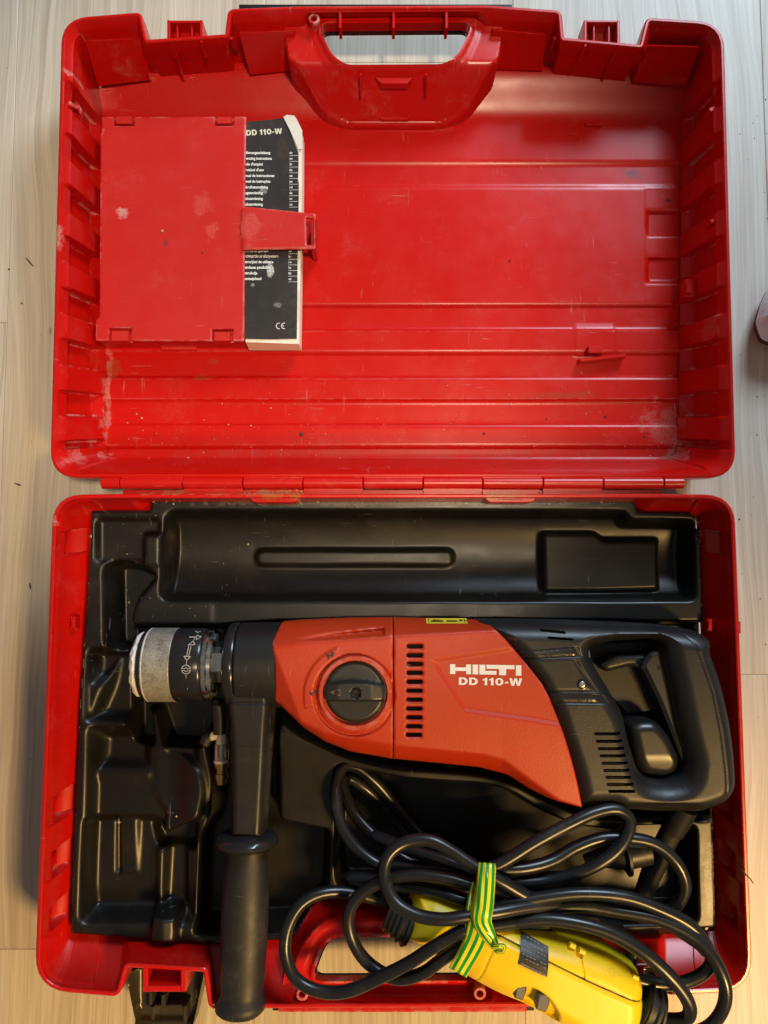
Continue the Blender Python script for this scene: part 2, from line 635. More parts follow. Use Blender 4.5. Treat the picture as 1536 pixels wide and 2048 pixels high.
def mat_tape():
    k = NT("striped_tape")
    uv = k.n('ShaderNodeUVMap')
    sp = k.n('ShaderNodeSeparateXYZ')
    k.l(uv.outputs[0], sp.inputs[0])
    s = k.math('SINE', k.math('ADD', k.math('MULTIPLY', sp.outputs[0], 2 * math.pi * 3.0), 0.9))
    c = k.mix(k.ramp(s, -0.12, 0.12), (0.008, 0.30, 0.035), (0.78, 0.72, 0.02))
    k.l(c, k.b.inputs['Base Color'])
    k.b.inputs['Roughness'].default_value = 0.22
    k.bump(k.noise(160, 3), 0.25, 0.0008)
    return k.m


M_TAPE = mat_tape()


def mat_wood():
    k = NT("laminate_floor")
    oi = k.n('ShaderNodeObjectInfo')
    off = k.n('ShaderNodeVectorMath', operation='SCALE')
    cmb = k.n('ShaderNodeCombineXYZ')
    k.l(oi.outputs['Random'], cmb.inputs[0])
    k.l(oi.outputs['Random'], cmb.inputs[1])
    k.l(cmb.outputs[0], off.inputs[0])
    off.inputs['Scale'].default_value = 9.0
    base = k.n('ShaderNodeVectorMath', operation='ADD')
    k.l(k.geo.outputs['Position'], base.inputs[0])
    k.l(off.outputs[0], base.inputs[1])
    # gentle bends of the grain
    wob = k.n('ShaderNodeTexNoise')
    sc = k.n('ShaderNodeVectorMath', operation='MULTIPLY')
    k.l(base.outputs[0], sc.inputs[0])
    sc.inputs[1].default_value = (7, 2.6, 1)
    k.l(sc.outputs[0], wob.inputs['Vector'])
    wob.inputs['Scale'].default_value = 1
    wob.inputs['Detail'].default_value = 2
    sx = k.n('ShaderNodeSeparateXYZ')
    k.l(base.outputs[0], sx.inputs[0])
    xx = k.math('ADD', sx.outputs[0], k.math('MULTIPLY', wob.outputs['Fac'], 0.045))

    def streak(fx, fy, det, a, b):
        cv = k.n('ShaderNodeCombineXYZ')
        k.l(k.math('MULTIPLY', xx, fx), cv.inputs[0])
        k.l(k.math('MULTIPLY', sx.outputs[1], fy), cv.inputs[1])
        t = k.n('ShaderNodeTexNoise')
        k.l(cv.outputs[0], t.inputs['Vector'])
        t.inputs['Scale'].default_value = 1
        t.inputs['Detail'].default_value = det
        t.inputs['Roughness'].default_value = 0.6
        return k.ramp(t.outputs['Fac'], a, b), t.outputs['Fac']
    s1, h1 = streak(170, 2.0, 5, 0.42, 0.58)
    s2, _ = streak(38, 1.2, 3, 0.35, 0.68)
    s3, _ = streak(520, 9, 3, 0.42, 0.60)
    s4, _ = streak(120, 0.9, 3, 0.57, 0.62)
    c = k.mix(s2, (0.54, 0.475, 0.385), (0.67, 0.605, 0.515))
    c = k.mix(k.math('MULTIPLY', s1, 0.50), c, (0.75, 0.70, 0.61))
    c = k.mix(k.math('MULTIPLY', s3, 0.34), c, (0.42, 0.35, 0.27))
    c = k.mix(k.math('MULTIPLY', s4, 0.40), c, (0.38, 0.315, 0.245))
    # knots
    kn = k.n('ShaderNodeTexVoronoi')
    sk = k.n('ShaderNodeVectorMath', operation='MULTIPLY')
    k.l(base.outputs[0], sk.inputs[0])
    sk.inputs[1].default_value = (46, 17, 1)
    k.l(sk.outputs[0], kn.inputs['Vector'])
    kn.inputs['Scale'].default_value = 1
    dm = k.math('MULTIPLY', k.ramp(kn.outputs['Distance'], 0.03, 0.10, 1, 0), k.ramp(k.noise(26, 2), 0.52, 0.60))
    c = k.mix(k.math('MULTIPLY', dm, 0.6), c, (0.16, 0.115, 0.08))
    br = k.ramp(oi.outputs['Random'], 0, 1, 0.0, 0.16)
    c = k.mix(br, c, (0.35, 0.28, 0.20))
    k.l(c, k.b.inputs['Base Color'])
    k.b.inputs['Roughness'].default_value = 0.45
    k.b.inputs['Specular IOR Level'].default_value = 0.35
    k.bump(h1, 0.08, 0.0006)
    return k.m


M_WOOD = mat_wood()
M_UNDER = flat("floor_underlay", (0.10, 0.08, 0.06), 0.9)

# ------------------------------------------------------------------ floor
fl = mk("floor", [(-1.6, -1.4, -0.009), (1.6, -1.4, -0.009), (1.6, 1.6, -0.009), (-1.6, 1.6, -0.009)], [(0, 1, 2, 3)], M_UNDER, ang=None)
tag(fl, "pale greige laminate floor boards running away under the open case", "floor", kind='structure')
PW, GAP = 0.245, 0.00013
x0 = float(P(14, 644, 0)[0])
jl, jr = float(P(10, 645, 0)[1]), float(P(1510, 1349, 0)[1])
for ci in range(-6, 9):
    xa, xb = x0 + (ci - 0) * PW, x0 + (ci + 1) * PW
    if xb < -1.5 or xa > 1.5:
        continue
    if ci == -1:
        j0 = jl
    elif ci == 2:
        j0 = jr
    elif ci == 0:
        j0 = jl + 0.62
    else:
        j0 = -1.4 + (abs(ci * 0.37 + 0.21) % 1.0) * 1.2
    ys = [-1.4] + [y for y in (j0 - 1.2, j0, j0 + 1.2) if -1.38 < y < 1.58] + [1.6]
    for ya, yb in zip(ys[:-1], ys[1:]):
        g = Geo()
        e = 0.0005
        r = lambda o, z: [(xa + GAP + o, ya + GAP + o, z), (xb - GAP - o, ya + GAP + o, z), (xb - GAP - o, yb - GAP - o, z), (xa + GAP + o, yb - GAP - o, z)]
        g.loft([r(0, -0.008), r(0, -e), r(e, 0)], True, True)
        g.build("plank", M_WOOD, fl, ang=None)

# ------------------------------------------------------------------ tool case
case = empty("tool_case", tuple(P(786, 966, 0)), "open red plastic tool case lying flat on its back on the wooden floor", "tool case")


def wall_shell(geo, Tp, Bp, zb, disp=None, hexp=1.0, lip=0.0032, levels=22, step=3.0):
    """case wall: rim loop Tp (px on ZR) down to Bp (px on its own level zb), rim lip and outer skin"""
    T = rp(Tp, n=7)
    Bz = np.array([b[2] for b in zb]) if isinstance(zb, list) else None
    Bl = rp([(b[0], b[1], b[2] if len(b) > 2 else 4) for b in Bp], n=7)
    zc = np.repeat(np.array([b[3] if len(b) > 3 else zb for b in Bp], float), 7)
    counts = []
    for i in range(len(T)):
        counts.append(max(1, int(np.linalg.norm(T[(i + 1) % len(T)] - T[i]) / step)))
    T = subdiv(T, counts)
    Bl = subdiv(Bl, counts)
    zc = subdiv(zc[:, None], counts)[:, 0]
    Tw = P(T[:, 0], T[:, 1], ZR)
    Bw = P(Bl[:, 0], Bl[:, 1], zc)
    n = loop_normals(Tw[:, :2])
    for _ in range(2):
        n = (n + np.roll(n, 1, 0) + np.roll(n, -1, 0))
        n /= np.linalg.norm(n, axis=1)[:, None]
    rings = []

    def ring(xy, z):
        return np.column_stack([xy, np.broadcast_to(z, len(xy))])
    outb = Bw[:, :2] + n * 0.004
    zo = np.minimum(zc, 0.060) * 0 + np.where(zc > 0.04, 0.052, 0.0015)
    rings.append(ring(outb * 0.0 + (Tw[:, :2] * 0.75 + Bw[:, :2] * 0.25) + n * lip, zo))
    rings.append(ring(Tw[:, :2] + n * (lip + 0.0004), np.full(len(n), ZR - 0.012)))
    rings.append(ring(Tw[:, :2] + n * (lip + 0.0004), np.full(len(n), ZR - 0.0010)))
    rings.append(ring(Tw[:, :2] + n * (lip - 0.0008), np.full(len(n), ZR)))
    rings.append(ring(Tw[:, :2] + n * 0.0008, np.full(len(n), ZR)))
    for t in np.linspace(0, 1, levels):
        h = t ** hexp
        xy = Tw[:, :2] * (1 - h) + Bw[:, :2] * h
        z = (ZR - 0.0008) * (1 - t) + zc * t
        if disp is not None:
            xy = xy + n * disp(T[:, 0], T[:, 1], t)[:, None]
        rings.append(ring(xy, z))
    geo.loft(rings)
    return T


# ---- lid
lid_geo = Geo()
ZF = 0.006
LT = [(131, 43, 44), (276, 31, 6), (288, 86, 8), (457, 74, 8), (463, 24, 6), (600, 19, 4), (620, 19, 4), (955, 17, 4), (975, 17, 4), (1116, 27, 6),
      (1121, 81, 8), (1286, 96, 8), (1299, 42, 6), (1440, 51, 46), (1464, 947, 48), (108, 947, 48)]
LB = [(203, 165, 26), (287, 160, 4), (299, 160, 4), (452, 156, 4), (466, 152, 4), (600, 150, 3), (622, 36, 3, 0.058), (953, 34, 3, 0.058), (975, 150, 3), (1108, 152, 4),
      (1120, 155, 4), (1280, 162, 4), (1293, 162, 4), (1364, 165, 26), (1357, 918, 26), (209, 918, 26)]
ribs_v = [209, 313, 417, 521, 625, 729, 833, 937]


def lid_disp(u, v, t):
    side = (u < 150) | (u > 1420)
    w = np.zeros_like(u)
    for L in ribs_v:
        w = np.maximum(w, sst(L - 55, L - 51, v) * (1 - sst(L - 2, L + 2, v)))
    w = np.where(side & (v < 900) & (v > 150), w, 0)
    f = sst(0.20, 0.27, t) * 0.0070 * (1 - sst(0.86, 1.0, t))
    # flat shelf just inside the rim
    return w * f - 0.004 * np.where(side, 1, 0.4) * sst(0.02, 0.10, t) * (1 - w) * (1 - 0.6 * t)


wall_shell(lid_geo, LT, LB, ZF, lid_disp, hexp=0.92)
grooves = [(325, 375), (610, 661), (705, 756), (800, 851), (893, 926)]
LIDFLOOR = rp([(180, 146, 20), (1386, 146, 20), (1382, 934, 16), (184, 934, 16)])
LIDHOLE = rp([(618, 10), (962, 10), (940, 158), (636, 158)], r=10)


def lid_floor_z(U, V, d):
    z = np.full(U.shape, ZF)
    for a, b in grooves:
        w = sst(a - 1.5, a + 4, V) * (1 - sst(b - 6, b + 1.5, V))
        z -= 0.0026 * w * (1 if a > 400 else 0.55)
    z += 0.016 * sst(245, 150, V)            # cove up to the front wall
    for a, b in ((420, 472), (513, 566)):    # two small pockets at the right end
        r = sdf(U, V, np.array([(1293, a), (1380, a), (1380, b), (1293, b)], float))
        z -= 0.0030 * sst(0, -6, r)
    r = sdf(U, V, np.array([(1150, 648), (1230, 648), (1232, 712), (1150, 712)], float))
    z += 0.0006 * sst(0.5, -2, r)
    r = sdf(U, V, np.array([(1288, 375), (1390, 375), (1390, 570), (1288, 570)], float))
    z -= 0.0005 * sst(0, -2, r)
    z += 0.0010 * sst(250, 240, V) * 0
    z += 0.004 * sst(0.010, 0.0, d) * (V > 300)
    return z


relief("x", LIDFLOOR, lid_floor_z, None, holes=[LIDHOLE], cell=4.0, z0=ZF, zlow=0.0018, geo=lid_geo)
lid = lid_geo.build("lid", M_RED, case)
lid["label"] = "shallow ribbed upper half with a moulded carrying handle"

hole_l = rp([(636, 60, 26), (945, 58, 26), (908, 137, 34), (672, 138, 34)], n=8)


def plate_z(U, V, d):
    hd = sdf(U, V, hole_l)
    z = 0.0595 - 0.0500 * sst(126, 208, V)
    z += 0.0030 * (1 - sst(4, 11, hd)) + 0.0012 * (1 - sst(14, 24, hd))
    z -= 0.0014 * sst(2.5, 0.8, np.abs(d / PX - 8)) * sst(140, 160, V)
    z -= 0.0020 * (1 - sst(0.0, 0.0014, d)) * sst(10, 40, hd)
    return z


plate_o = outline3([(560, 24, 0.059, 4), (1015, 22, 0.059, 4), (998, 120, 0.058, 10), (978, 150, 0.048, 20), (936, 235, 0.012, 36), (885, 256, 0.0095, 30), (690, 256, 0.0095, 30), (642, 235, 0.012, 36), (602, 150, 0.048, 20), (576, 120, 0.058, 10)], 0.055)
hp, hps = relief("handle_plate", rp(plate_o, n=7), plate_z, M_HINGE, lid, holes=[hole_l], cell=3.0, z0=0.055,
                 zlow=lambda U, V, Z: np.where((sdf(U, V, hole_l) < 6) | (V < 48), 0.053, 0.006))


def grip_bar(u0, u1, v0, v1, hole, parent, z0=0.034, z1=0.0526):
    c = rp([(u0, v0), (u1, v0), (u1, v1), (u0, v1)], r=10)
    out, _ = relief("handle_grip", c, lambda U, V, d: z1 + 0 * U, M_BLKG, parent, holes=[hole], cell=4, z0=0.052, zlow=lambda U, V, Z: 0.0475 + 0 * U)
    return out


hole_l2 = rp([(640, 65, 22), (941, 63, 22), (906, 134, 30), (674, 135, 30)], n=8)
grip_bar(606, 968, 30, 146, hole_l2, lid)
Geo().box(478, 8, 1024, 17, 0.054, 0.066).build("handle_grip", M_BLKG, lid)
for u in (680, 787, 893):
    Geo().box(u - 3, 14, u + 3, 56, 0.058, 0.0725).build("rib", M_RED, lid)
for u in (722, 853):
    tube_geo(np.linspace(P(u, 148, 0.0610), P(u, 192, 0.040), 4), 0.0011, 8).build("rib", M_HINGE, lid)
for v, zv in ((160, 0.051), (232, 0.0165)):
    Geo().prism(np.array([(750, v - 6), (826, v - 6), (816, v + 7), (762, v + 7)], float), zv - 0.006, zv + 0.0015).build("lug", M_HINGE, lid)


def boss(u, v, r, z0, z1, parent, mat=M_RED):
    g = lathe(tuple(P(u, v, z1)), (0, 0, 1), [(z0 - z1, r), (-0.0006, r), (0, r - 0.0006), (0, r * 0.58), (-0.010, r * 0.52), (-0.010, 0.0002)], 28, cap=False)
    return g.build("screw_boss", mat, parent)


boss(628, 37, 0.0050, 0.05, 0.070, lid)
# small catches in the two front notches
for u0, u1, v0, v1 in ((334, 405, 40, 84), (1168, 1240, 40, 92)):
    g = Geo()
    for a, b, c, d in ((u0, v0, u0 + 6, v1), (u1 - 6, v0, u1, v1), (u0 + 6, v0, u1 - 6, v0 + 5)):
        g.box(a, b, c, d, 0.052, 0.0735)
    g.box(u0 + 6, v0 + 5, u1 - 6, v1, 0.052, 0.060)
    g.box(u0 + 18, v0 + 5, u0 + 22, v1, 0.0602, 0.071)
    g.box(u1 - 24, v0 + 5, u1 - 20, v1, 0.0602, 0.071)
    g.build("catch", M_RED, lid)
for a, b in (((349, 92), (366, 160)), ((1232, 100), (1204, 160)), ((463, 76), (482, 118)), ((1110, 76), (1094, 118))):
    p = [np.array(P(a[0], a[1], 0.066)), np.array(P(b[0], b[1], 0.020))]
    tube_geo(np.linspace(p[0], p[1], 5), 0.0014, 8).build("rib", M_RED, lid)
# lugs on the side walls
for u, v, z in ((1432, 210, 0.066), (1434, 433, 0.066), (145, 205, 0.066)):
    s = 1 if u > 700 else -1
    q = np.array([(u - 14 * s, v + 6), (u + 8 * s, v - 4), (u + 10 * s, v + 2), (u - 10 * s, v + 14)], float)
    Geo().prism(q, z - 0.012, z).build("lug", M_RED, lid)
g = Geo().box(1371, 558, 1390, 594, 0.022, 0.034)
g.box(1374, 566, 1384, 586, 0.0341, 0.036)
g.build("lug", M_RED, lid)
Geo().box(1172, 244, 1204, 250, 0.006, 0.010).build("lug", M_RED, lid)
# broken holder clip on the lid floor
g = Geo().box(1177, 692, 1206, 706, 0.005, 0.016)
g.build("clip", M_RED, lid)
g = Geo().box(1160, 712, 1252, 719, 0.005, 0.014, rot=-6)
g.build("clip_tongue", M_RED, lid)
# front wall pads
for poly in ([(170, 82), (286, 78), (300, 160), (196, 172)], [(478, 66), (590, 62), (598, 140), (500, 150)], [(985, 60), (1092, 70), (1084, 142), (975, 138)], [(1292, 92), (1400, 94), (1372, 172), (1268, 164)]):
    a = np.array(poly, float)
    zt = np.array([0.066, 0.066, 0.024, 0.024])
    top = P(a[:, 0], a[:, 1], zt)
    k = 10
    A, Bq = np.meshgrid(np.linspace(0, 1, k), np.linspace(0, 1, k), indexing='ij')
    A, Bq = A[..., None], Bq[..., None]
    grid = (top[0] * (1 - A) + top[1] * A) * (1 - Bq) + (top[3] * (1 - A) + top[2] * A) * Bq
    back = grid + np.array([0, 0.012, -0.012])
    n0 = k * k
    f = [(i * k + j, i * k + j + 1, (i + 1) * k + j + 1, (i + 1) * k + j) for i in range(k - 1) for j in range(k - 1)]
    rim = [i * k for i in range(k)] + [(k - 1) * k + j for j in range(1, k)] + [i * k + k - 1 for i in range(k - 2, -1, -1)] + [j for j in range(k - 2, 0, -1)]
    f += [tuple(x + n0 for x in q[::-1]) for q in f]
    f += [(rim[i], rim[(i + 1) % len(rim)], rim[(i + 1) % len(rim)] + n0, rim[i] + n0) for i in range(len(rim))]
    Geo().add(np.vstack([grid.reshape(-1, 3), back.reshape(-1, 3)]), f).build("wall_pad", M_HINGE, lid)

# ---- document cover in the lid
ZC = 0.034
cover_o = rp([(203, 233, 4), (492, 233, 3), (489, 420, 1), (489, 490, 1), (488, 682, 3), (191, 681, 4), (192, 640, 2), (199, 632, 2), (201, 268, 2), (205, 262, 2)], n=4)
clips = [(232, 232, 264, 247), (434, 233, 463, 247), (223, 661, 257, 682), (428, 663, 460, 682)]


def cover_z(U, V, d):
    z = np.full(U.shape, ZC) - 0.0006 * (1 - sst(0, 0.0010, d))
    for i, (a, b, c, e) in enumerate(clips):
        if i < 2:
            r = np.array([(a - 4, b - 9), (c + 6, b - 9), (c + 6, e + 4), (a - 4, e + 4)], float)
        else:
            r = np.array([(a - 4, b - 4), (c + 6, b - 4), (c + 6, e + 9), (a - 4, e + 9)], float)
        z -= 0.006 * sst(0.5, -1.5, sdf(U, V, r))
    z += 0.0003 * np.sin(U / 60.0) * np.sin(V / 90.0)
    return z


cov, _ = relief("document_cover", cover_o, cover_z, M_COVER, case, cell=2.4, z0=ZC, zlow=lambda U, V, Z: 0.0300 + 0 * U)
for a, b, c, e in clips:
    Geo().box(a, b, c, e, 0.024, ZC + 0.0004).build("clip", M_COVER, cov)
# front and lower panel under the cover
g = Geo().box(194, 669, 486, 681, 0.004, 0.0302)
g.box(204, 236, 486, 244, 0.004, 0.0302)
g.box(203, 244, 209, 669, 0.004, 0.0302)
g.build("compartment_wall", M_COVER, cov)
g = Geo().prism(np.array([(318, 688), (396, 688), (392, 700), (324, 700)], float), 0.004, 0.010)
g.build("latch_tab", M_COVER, cov)
# strap tongue that holds the booklet
tongue = rp([(484, 412, 1), (631, 427, 3), (631, 497, 3), (484, 499, 1)], n=4)
slot = rp([(612, 434), (627, 436), (627, 490), (613, 490)], r=2, n=3)
relief("holder_tongue", tongue, lambda U, V, d: 0.0372 - 0.0007 * (1 - sst(0, 0.0012, d)) + 0 * U, M_COVER, case, holes=[slot], cell=2.0, z0=0.037, zlow=lambda U, V, Z: Z - 0.0022)
g = Geo().box(622, 428, 631, 497, 0.008, 0.0352)
g.build("holder_post", M_COVER, case)
Geo().box(481, 444, 489, 467, 0.026, 0.0365).build("hinge_stub", M_COVER, case)

# ---- lower half
base_geo = Geo()
BT = [(114, 998, 50), (240, 996, 4), (256, 996, 4), (1310, 996, 4), (1326, 996, 4), (1461, 998, 50), (1497, 1974, 62), (1337, 1982, 8), (1325, 1928, 10), (1158, 1928, 10), (1149, 2006, 6), (1000, 2006, 4), (980, 2006, 4),
      (606, 2008, 4), (586, 2008, 4), (425, 2010, 6), (414, 1936, 10), (248, 1926, 12), (232, 1985, 10), (77, 1972, 62)]
BB = [(186, 1029, 8), (294, 1029, 4), (310, 1007, 4), (1262, 1007, 4), (1281, 1031, 4), (1398, 1032, 8), (1436, 1866, 16), (1332, 1868, 4), (1318, 1868, 4), (1165, 1868, 4), (1152, 1870, 4), (1003, 1872, 3), (980, 1996, 3, 0.058),
      (606, 1998, 3, 0.058), (583, 1876, 3), (420, 1876, 4), (408, 1876, 4), (256, 1872, 4), (240, 1870, 4), (138, 1866, 16)]


def base_disp(u, v, t):
    side = (u < 180) | (u > 1400)
    w = np.zeros_like(u)
    for a, b in ((1064, 1116), (1604, 1660), (1718, 1772), (1832, 1880)):
        w = np.maximum(w, sst(a - 2, a + 2, v) * (1 - sst(b - 2, b + 2, v)))
    w = np.where(side & (v > 1030) & (v < 1900), w, 0)
    return w * 0.0075 * sst(0.36, 0.46, t) * (1 - sst(0.68, 1.0, t)) - 0.0015 * sst(0.05, 0.15, t) * (1 - w) * np.where(side, 1, 0)


wall_shell(base_geo, BT, BB, 0.036, base_disp, hexp=1.75, levels=22)
base = base_geo.build("lower_shell", M_RED2, case)
hole_b = rp([(654, 1870, 34), (970, 1868, 34), (992, 1955, 26), (622, 1957, 26)], n=8)


def plate_b(U, V, d):
    z = 0.0595 - 0.020 * sst(1862, 1795, V)
    hd = sdf(U, V, hole_b)
    z += 0.0030 * (1 - sst(4, 12, hd))
    z -= 0.016 * (1 - sst(0.0, 0.010, d)) * sst(10, 30, hd) * sst(1960, 1900, V)
    z += 0.010 * sst(1988, 2000, V)
    return z


relief("handle_plate", rp(outline3([(560, 2010, 0.0595, 4), (1050, 2010, 0.0595, 4), (1030, 1900, 0.0595, 20), (985, 1800, 0.040, 40), (635, 1800, 0.040, 40), (575, 1900, 0.0595, 20)], 0.058), n=7), plate_b, M_RED2, base, holes=[hole_b], cell=3.0, z0=0.058,
       zlow=lambda U, V, Z: np.where((sdf(U, V, hole_b) < 6) | (V > 1985), 0.053, 0.020))
grip_bar(612, 1000, 1862, 1998, rp([(658, 1874, 30), (966, 1872, 30), (986, 1950, 22), (628, 1952, 22)], n=8), base)
Geo().box(545, 2012, 1068, 2022, 0.040, 0.068).build("handle_grip", M_BLKG, base)
boss(604, 1990, 0.0050, 0.05, 0.073, base, M_RED2)
boss(960, 1988, 0.0050, 0.05, 0.073, base, M_RED2)
for u0, u1, v0, v1 in ((285, 371, 1936, 1984), (1202, 1288, 1930, 1978)):
    g = Geo()
    for a, b, c, d in ((u0, v0, u0 + 10, v1), (u1 - 10, v0, u1, v1), (u0 + 10, v1 - 12, u1 - 10, v1)):
        g.box(a, b, c, d, 0.050, 0.0745)
    g.box(u0 + 10, v0, u1 - 10, v1 - 12, 0.048, 0.058)
    g.build("catch", M_RED2, base)
# shallow pads on the front wall face
for poly, z in (([(132, 1890), (252, 1892), (238, 1938), (130, 1934)], 0.056), ([(1330, 1880), (1436, 1880), (1440, 1925), (1338, 1930)], 0.056)):
    a = rp([(x, y, 10) for x, y in poly])
    relief("front_pad", a, lambda U, V, d, z=z: z + (0.030 - z) * sst(1945, 1870, V) + 0 * U, M_RED2, base, cell=4, z0=0.05, zlow=0.030)
for (u, v) in ((103, 1245), (1477, 1255), (146, 1245), (1420, 1250), (84, 1735), (1490, 1745)):
    g = Geo().box(u - 5, v - 12, u + 5, v + 12, 0.046, 0.056 if 120 < u < 1440 else 0.070)
    g.box(u - 3, v - 7, u + 4, v + 7, 0.05, 0.058 if 120 < u < 1440 else 0.072)
    g.build("lug", M_RED2, base)
# latches hanging off the front edge
for du, in ((0,), (None,)):
    f = (lambda u: u) if du == 0 else (lambda u: 1572 - u)
    o = rp([(f(258), 1936, 6), (f(412), 1940, 6), (f(384), 2062, 8), (f(276), 2058, 8)], n=4)

    def latch_z(U, V, d, f=f):
        c = np.abs(U - f(335)) / 78.0
        z = 0.030 + 0.006 * sst(0.7, 0.95, c) + 0.005 * sst(2035, 2048, V) + 0.007 * (1 - sst(0.0008, 0.0026, d))
        return z
    la, _ = relief("latch", o, latch_z, M_SMOKE, case, cell=2.5, z0=0.036, zlow=0.016)
    if du == 0:
        la["label"] = "smoky grey latch hanging open beside the grip end"
    for (a, b, c, d, h) in ((298, 1984, 304, 2010, 0.046), (322, 1990, 330, 2012, 0.046), (366, 2012, 373, 2044, 0.046), (308, 2010, 366, 2015, 0.043), (302, 2014, 308, 2040, 0.044)):
        uu = sorted((f(a), f(c)))
        Geo().box(uu[0], b, uu[1], d, 0.028, h).build("latch_rib", M_SMOKE, la)

# ---- hinge
kb = [203, 242, 366.6, 487, 606.5, 726.5, 845.6, 964.7, 1084.7, 1204.6, 1325, 1367]
for i in range(len(kb) - 1):
    a, b = P(kb[i] + 0.8, 966, 0.072), P(kb[i + 1] - 0.8, 966, 0.072)
    L = float(b[0] - a[0])
    r = 0.0049
    g = lathe(tuple(a), (1, 0, 0), [(0, r - 0.0006), (0.0006, r), (L - 0.0006, r), (L, r - 0.0006)], 20)
    g.build("hinge_knuckle", M_HINGE, case)
    if 0 < i < len(kb) - 2:
        if i % 2:
            Geo().box(kb[i] + 1, 950, kb[i + 1] - 1, 966, 0.066, 0.0745).build("hinge_leaf", M_HINGE, case)
        else:
            Geo().box(kb[i] + 1, 966, kb[i + 1] - 1, 990, 0.062, 0.0700).build("hinge_leaf", M_HINGE, case)
Geo().box(246, 979, 1324, 996, 0.058, 0.0672).build("hinge_strip", M_RED2, case)
for a, b in ((492, 606), (963, 1080)):
    p = rp([(a, 978, 2), (b, 978, 2), (b - 2, 990, 3), (b - 14, 1005, 8), (a + 14, 1005, 8), (a + 2, 990, 3)], n=4)
    g = Geo().prism(p, 0.05, 0.0705)
    g.box(a + 34, 994, b - 34, 999, 0.0706, 0.0715)
    g.build("hinge_lock", M_RED2, case)

# ------------------------------------------------------------------ black moulded tray
ZT = 0.047
tray_o = rp([(183, 1021, 6), (300, 1021, 4), (303, 999, 4), (1268, 999, 4), (1276, 1024, 5), (1390, 1026, 14), (1400, 1100, 4), (1406, 1225, 6), (1414, 1500, 4), (1426, 1640, 4), (1432, 1856, 8),
             (1020, 1872, 8), (975, 1800, 30), (640, 1800, 30), (585, 1879, 10), (440, 1889, 4), (300, 1880, 4), (140, 1867, 6), (146, 1700, 4), (160, 1400, 4), (173, 1200, 4)], n=5)


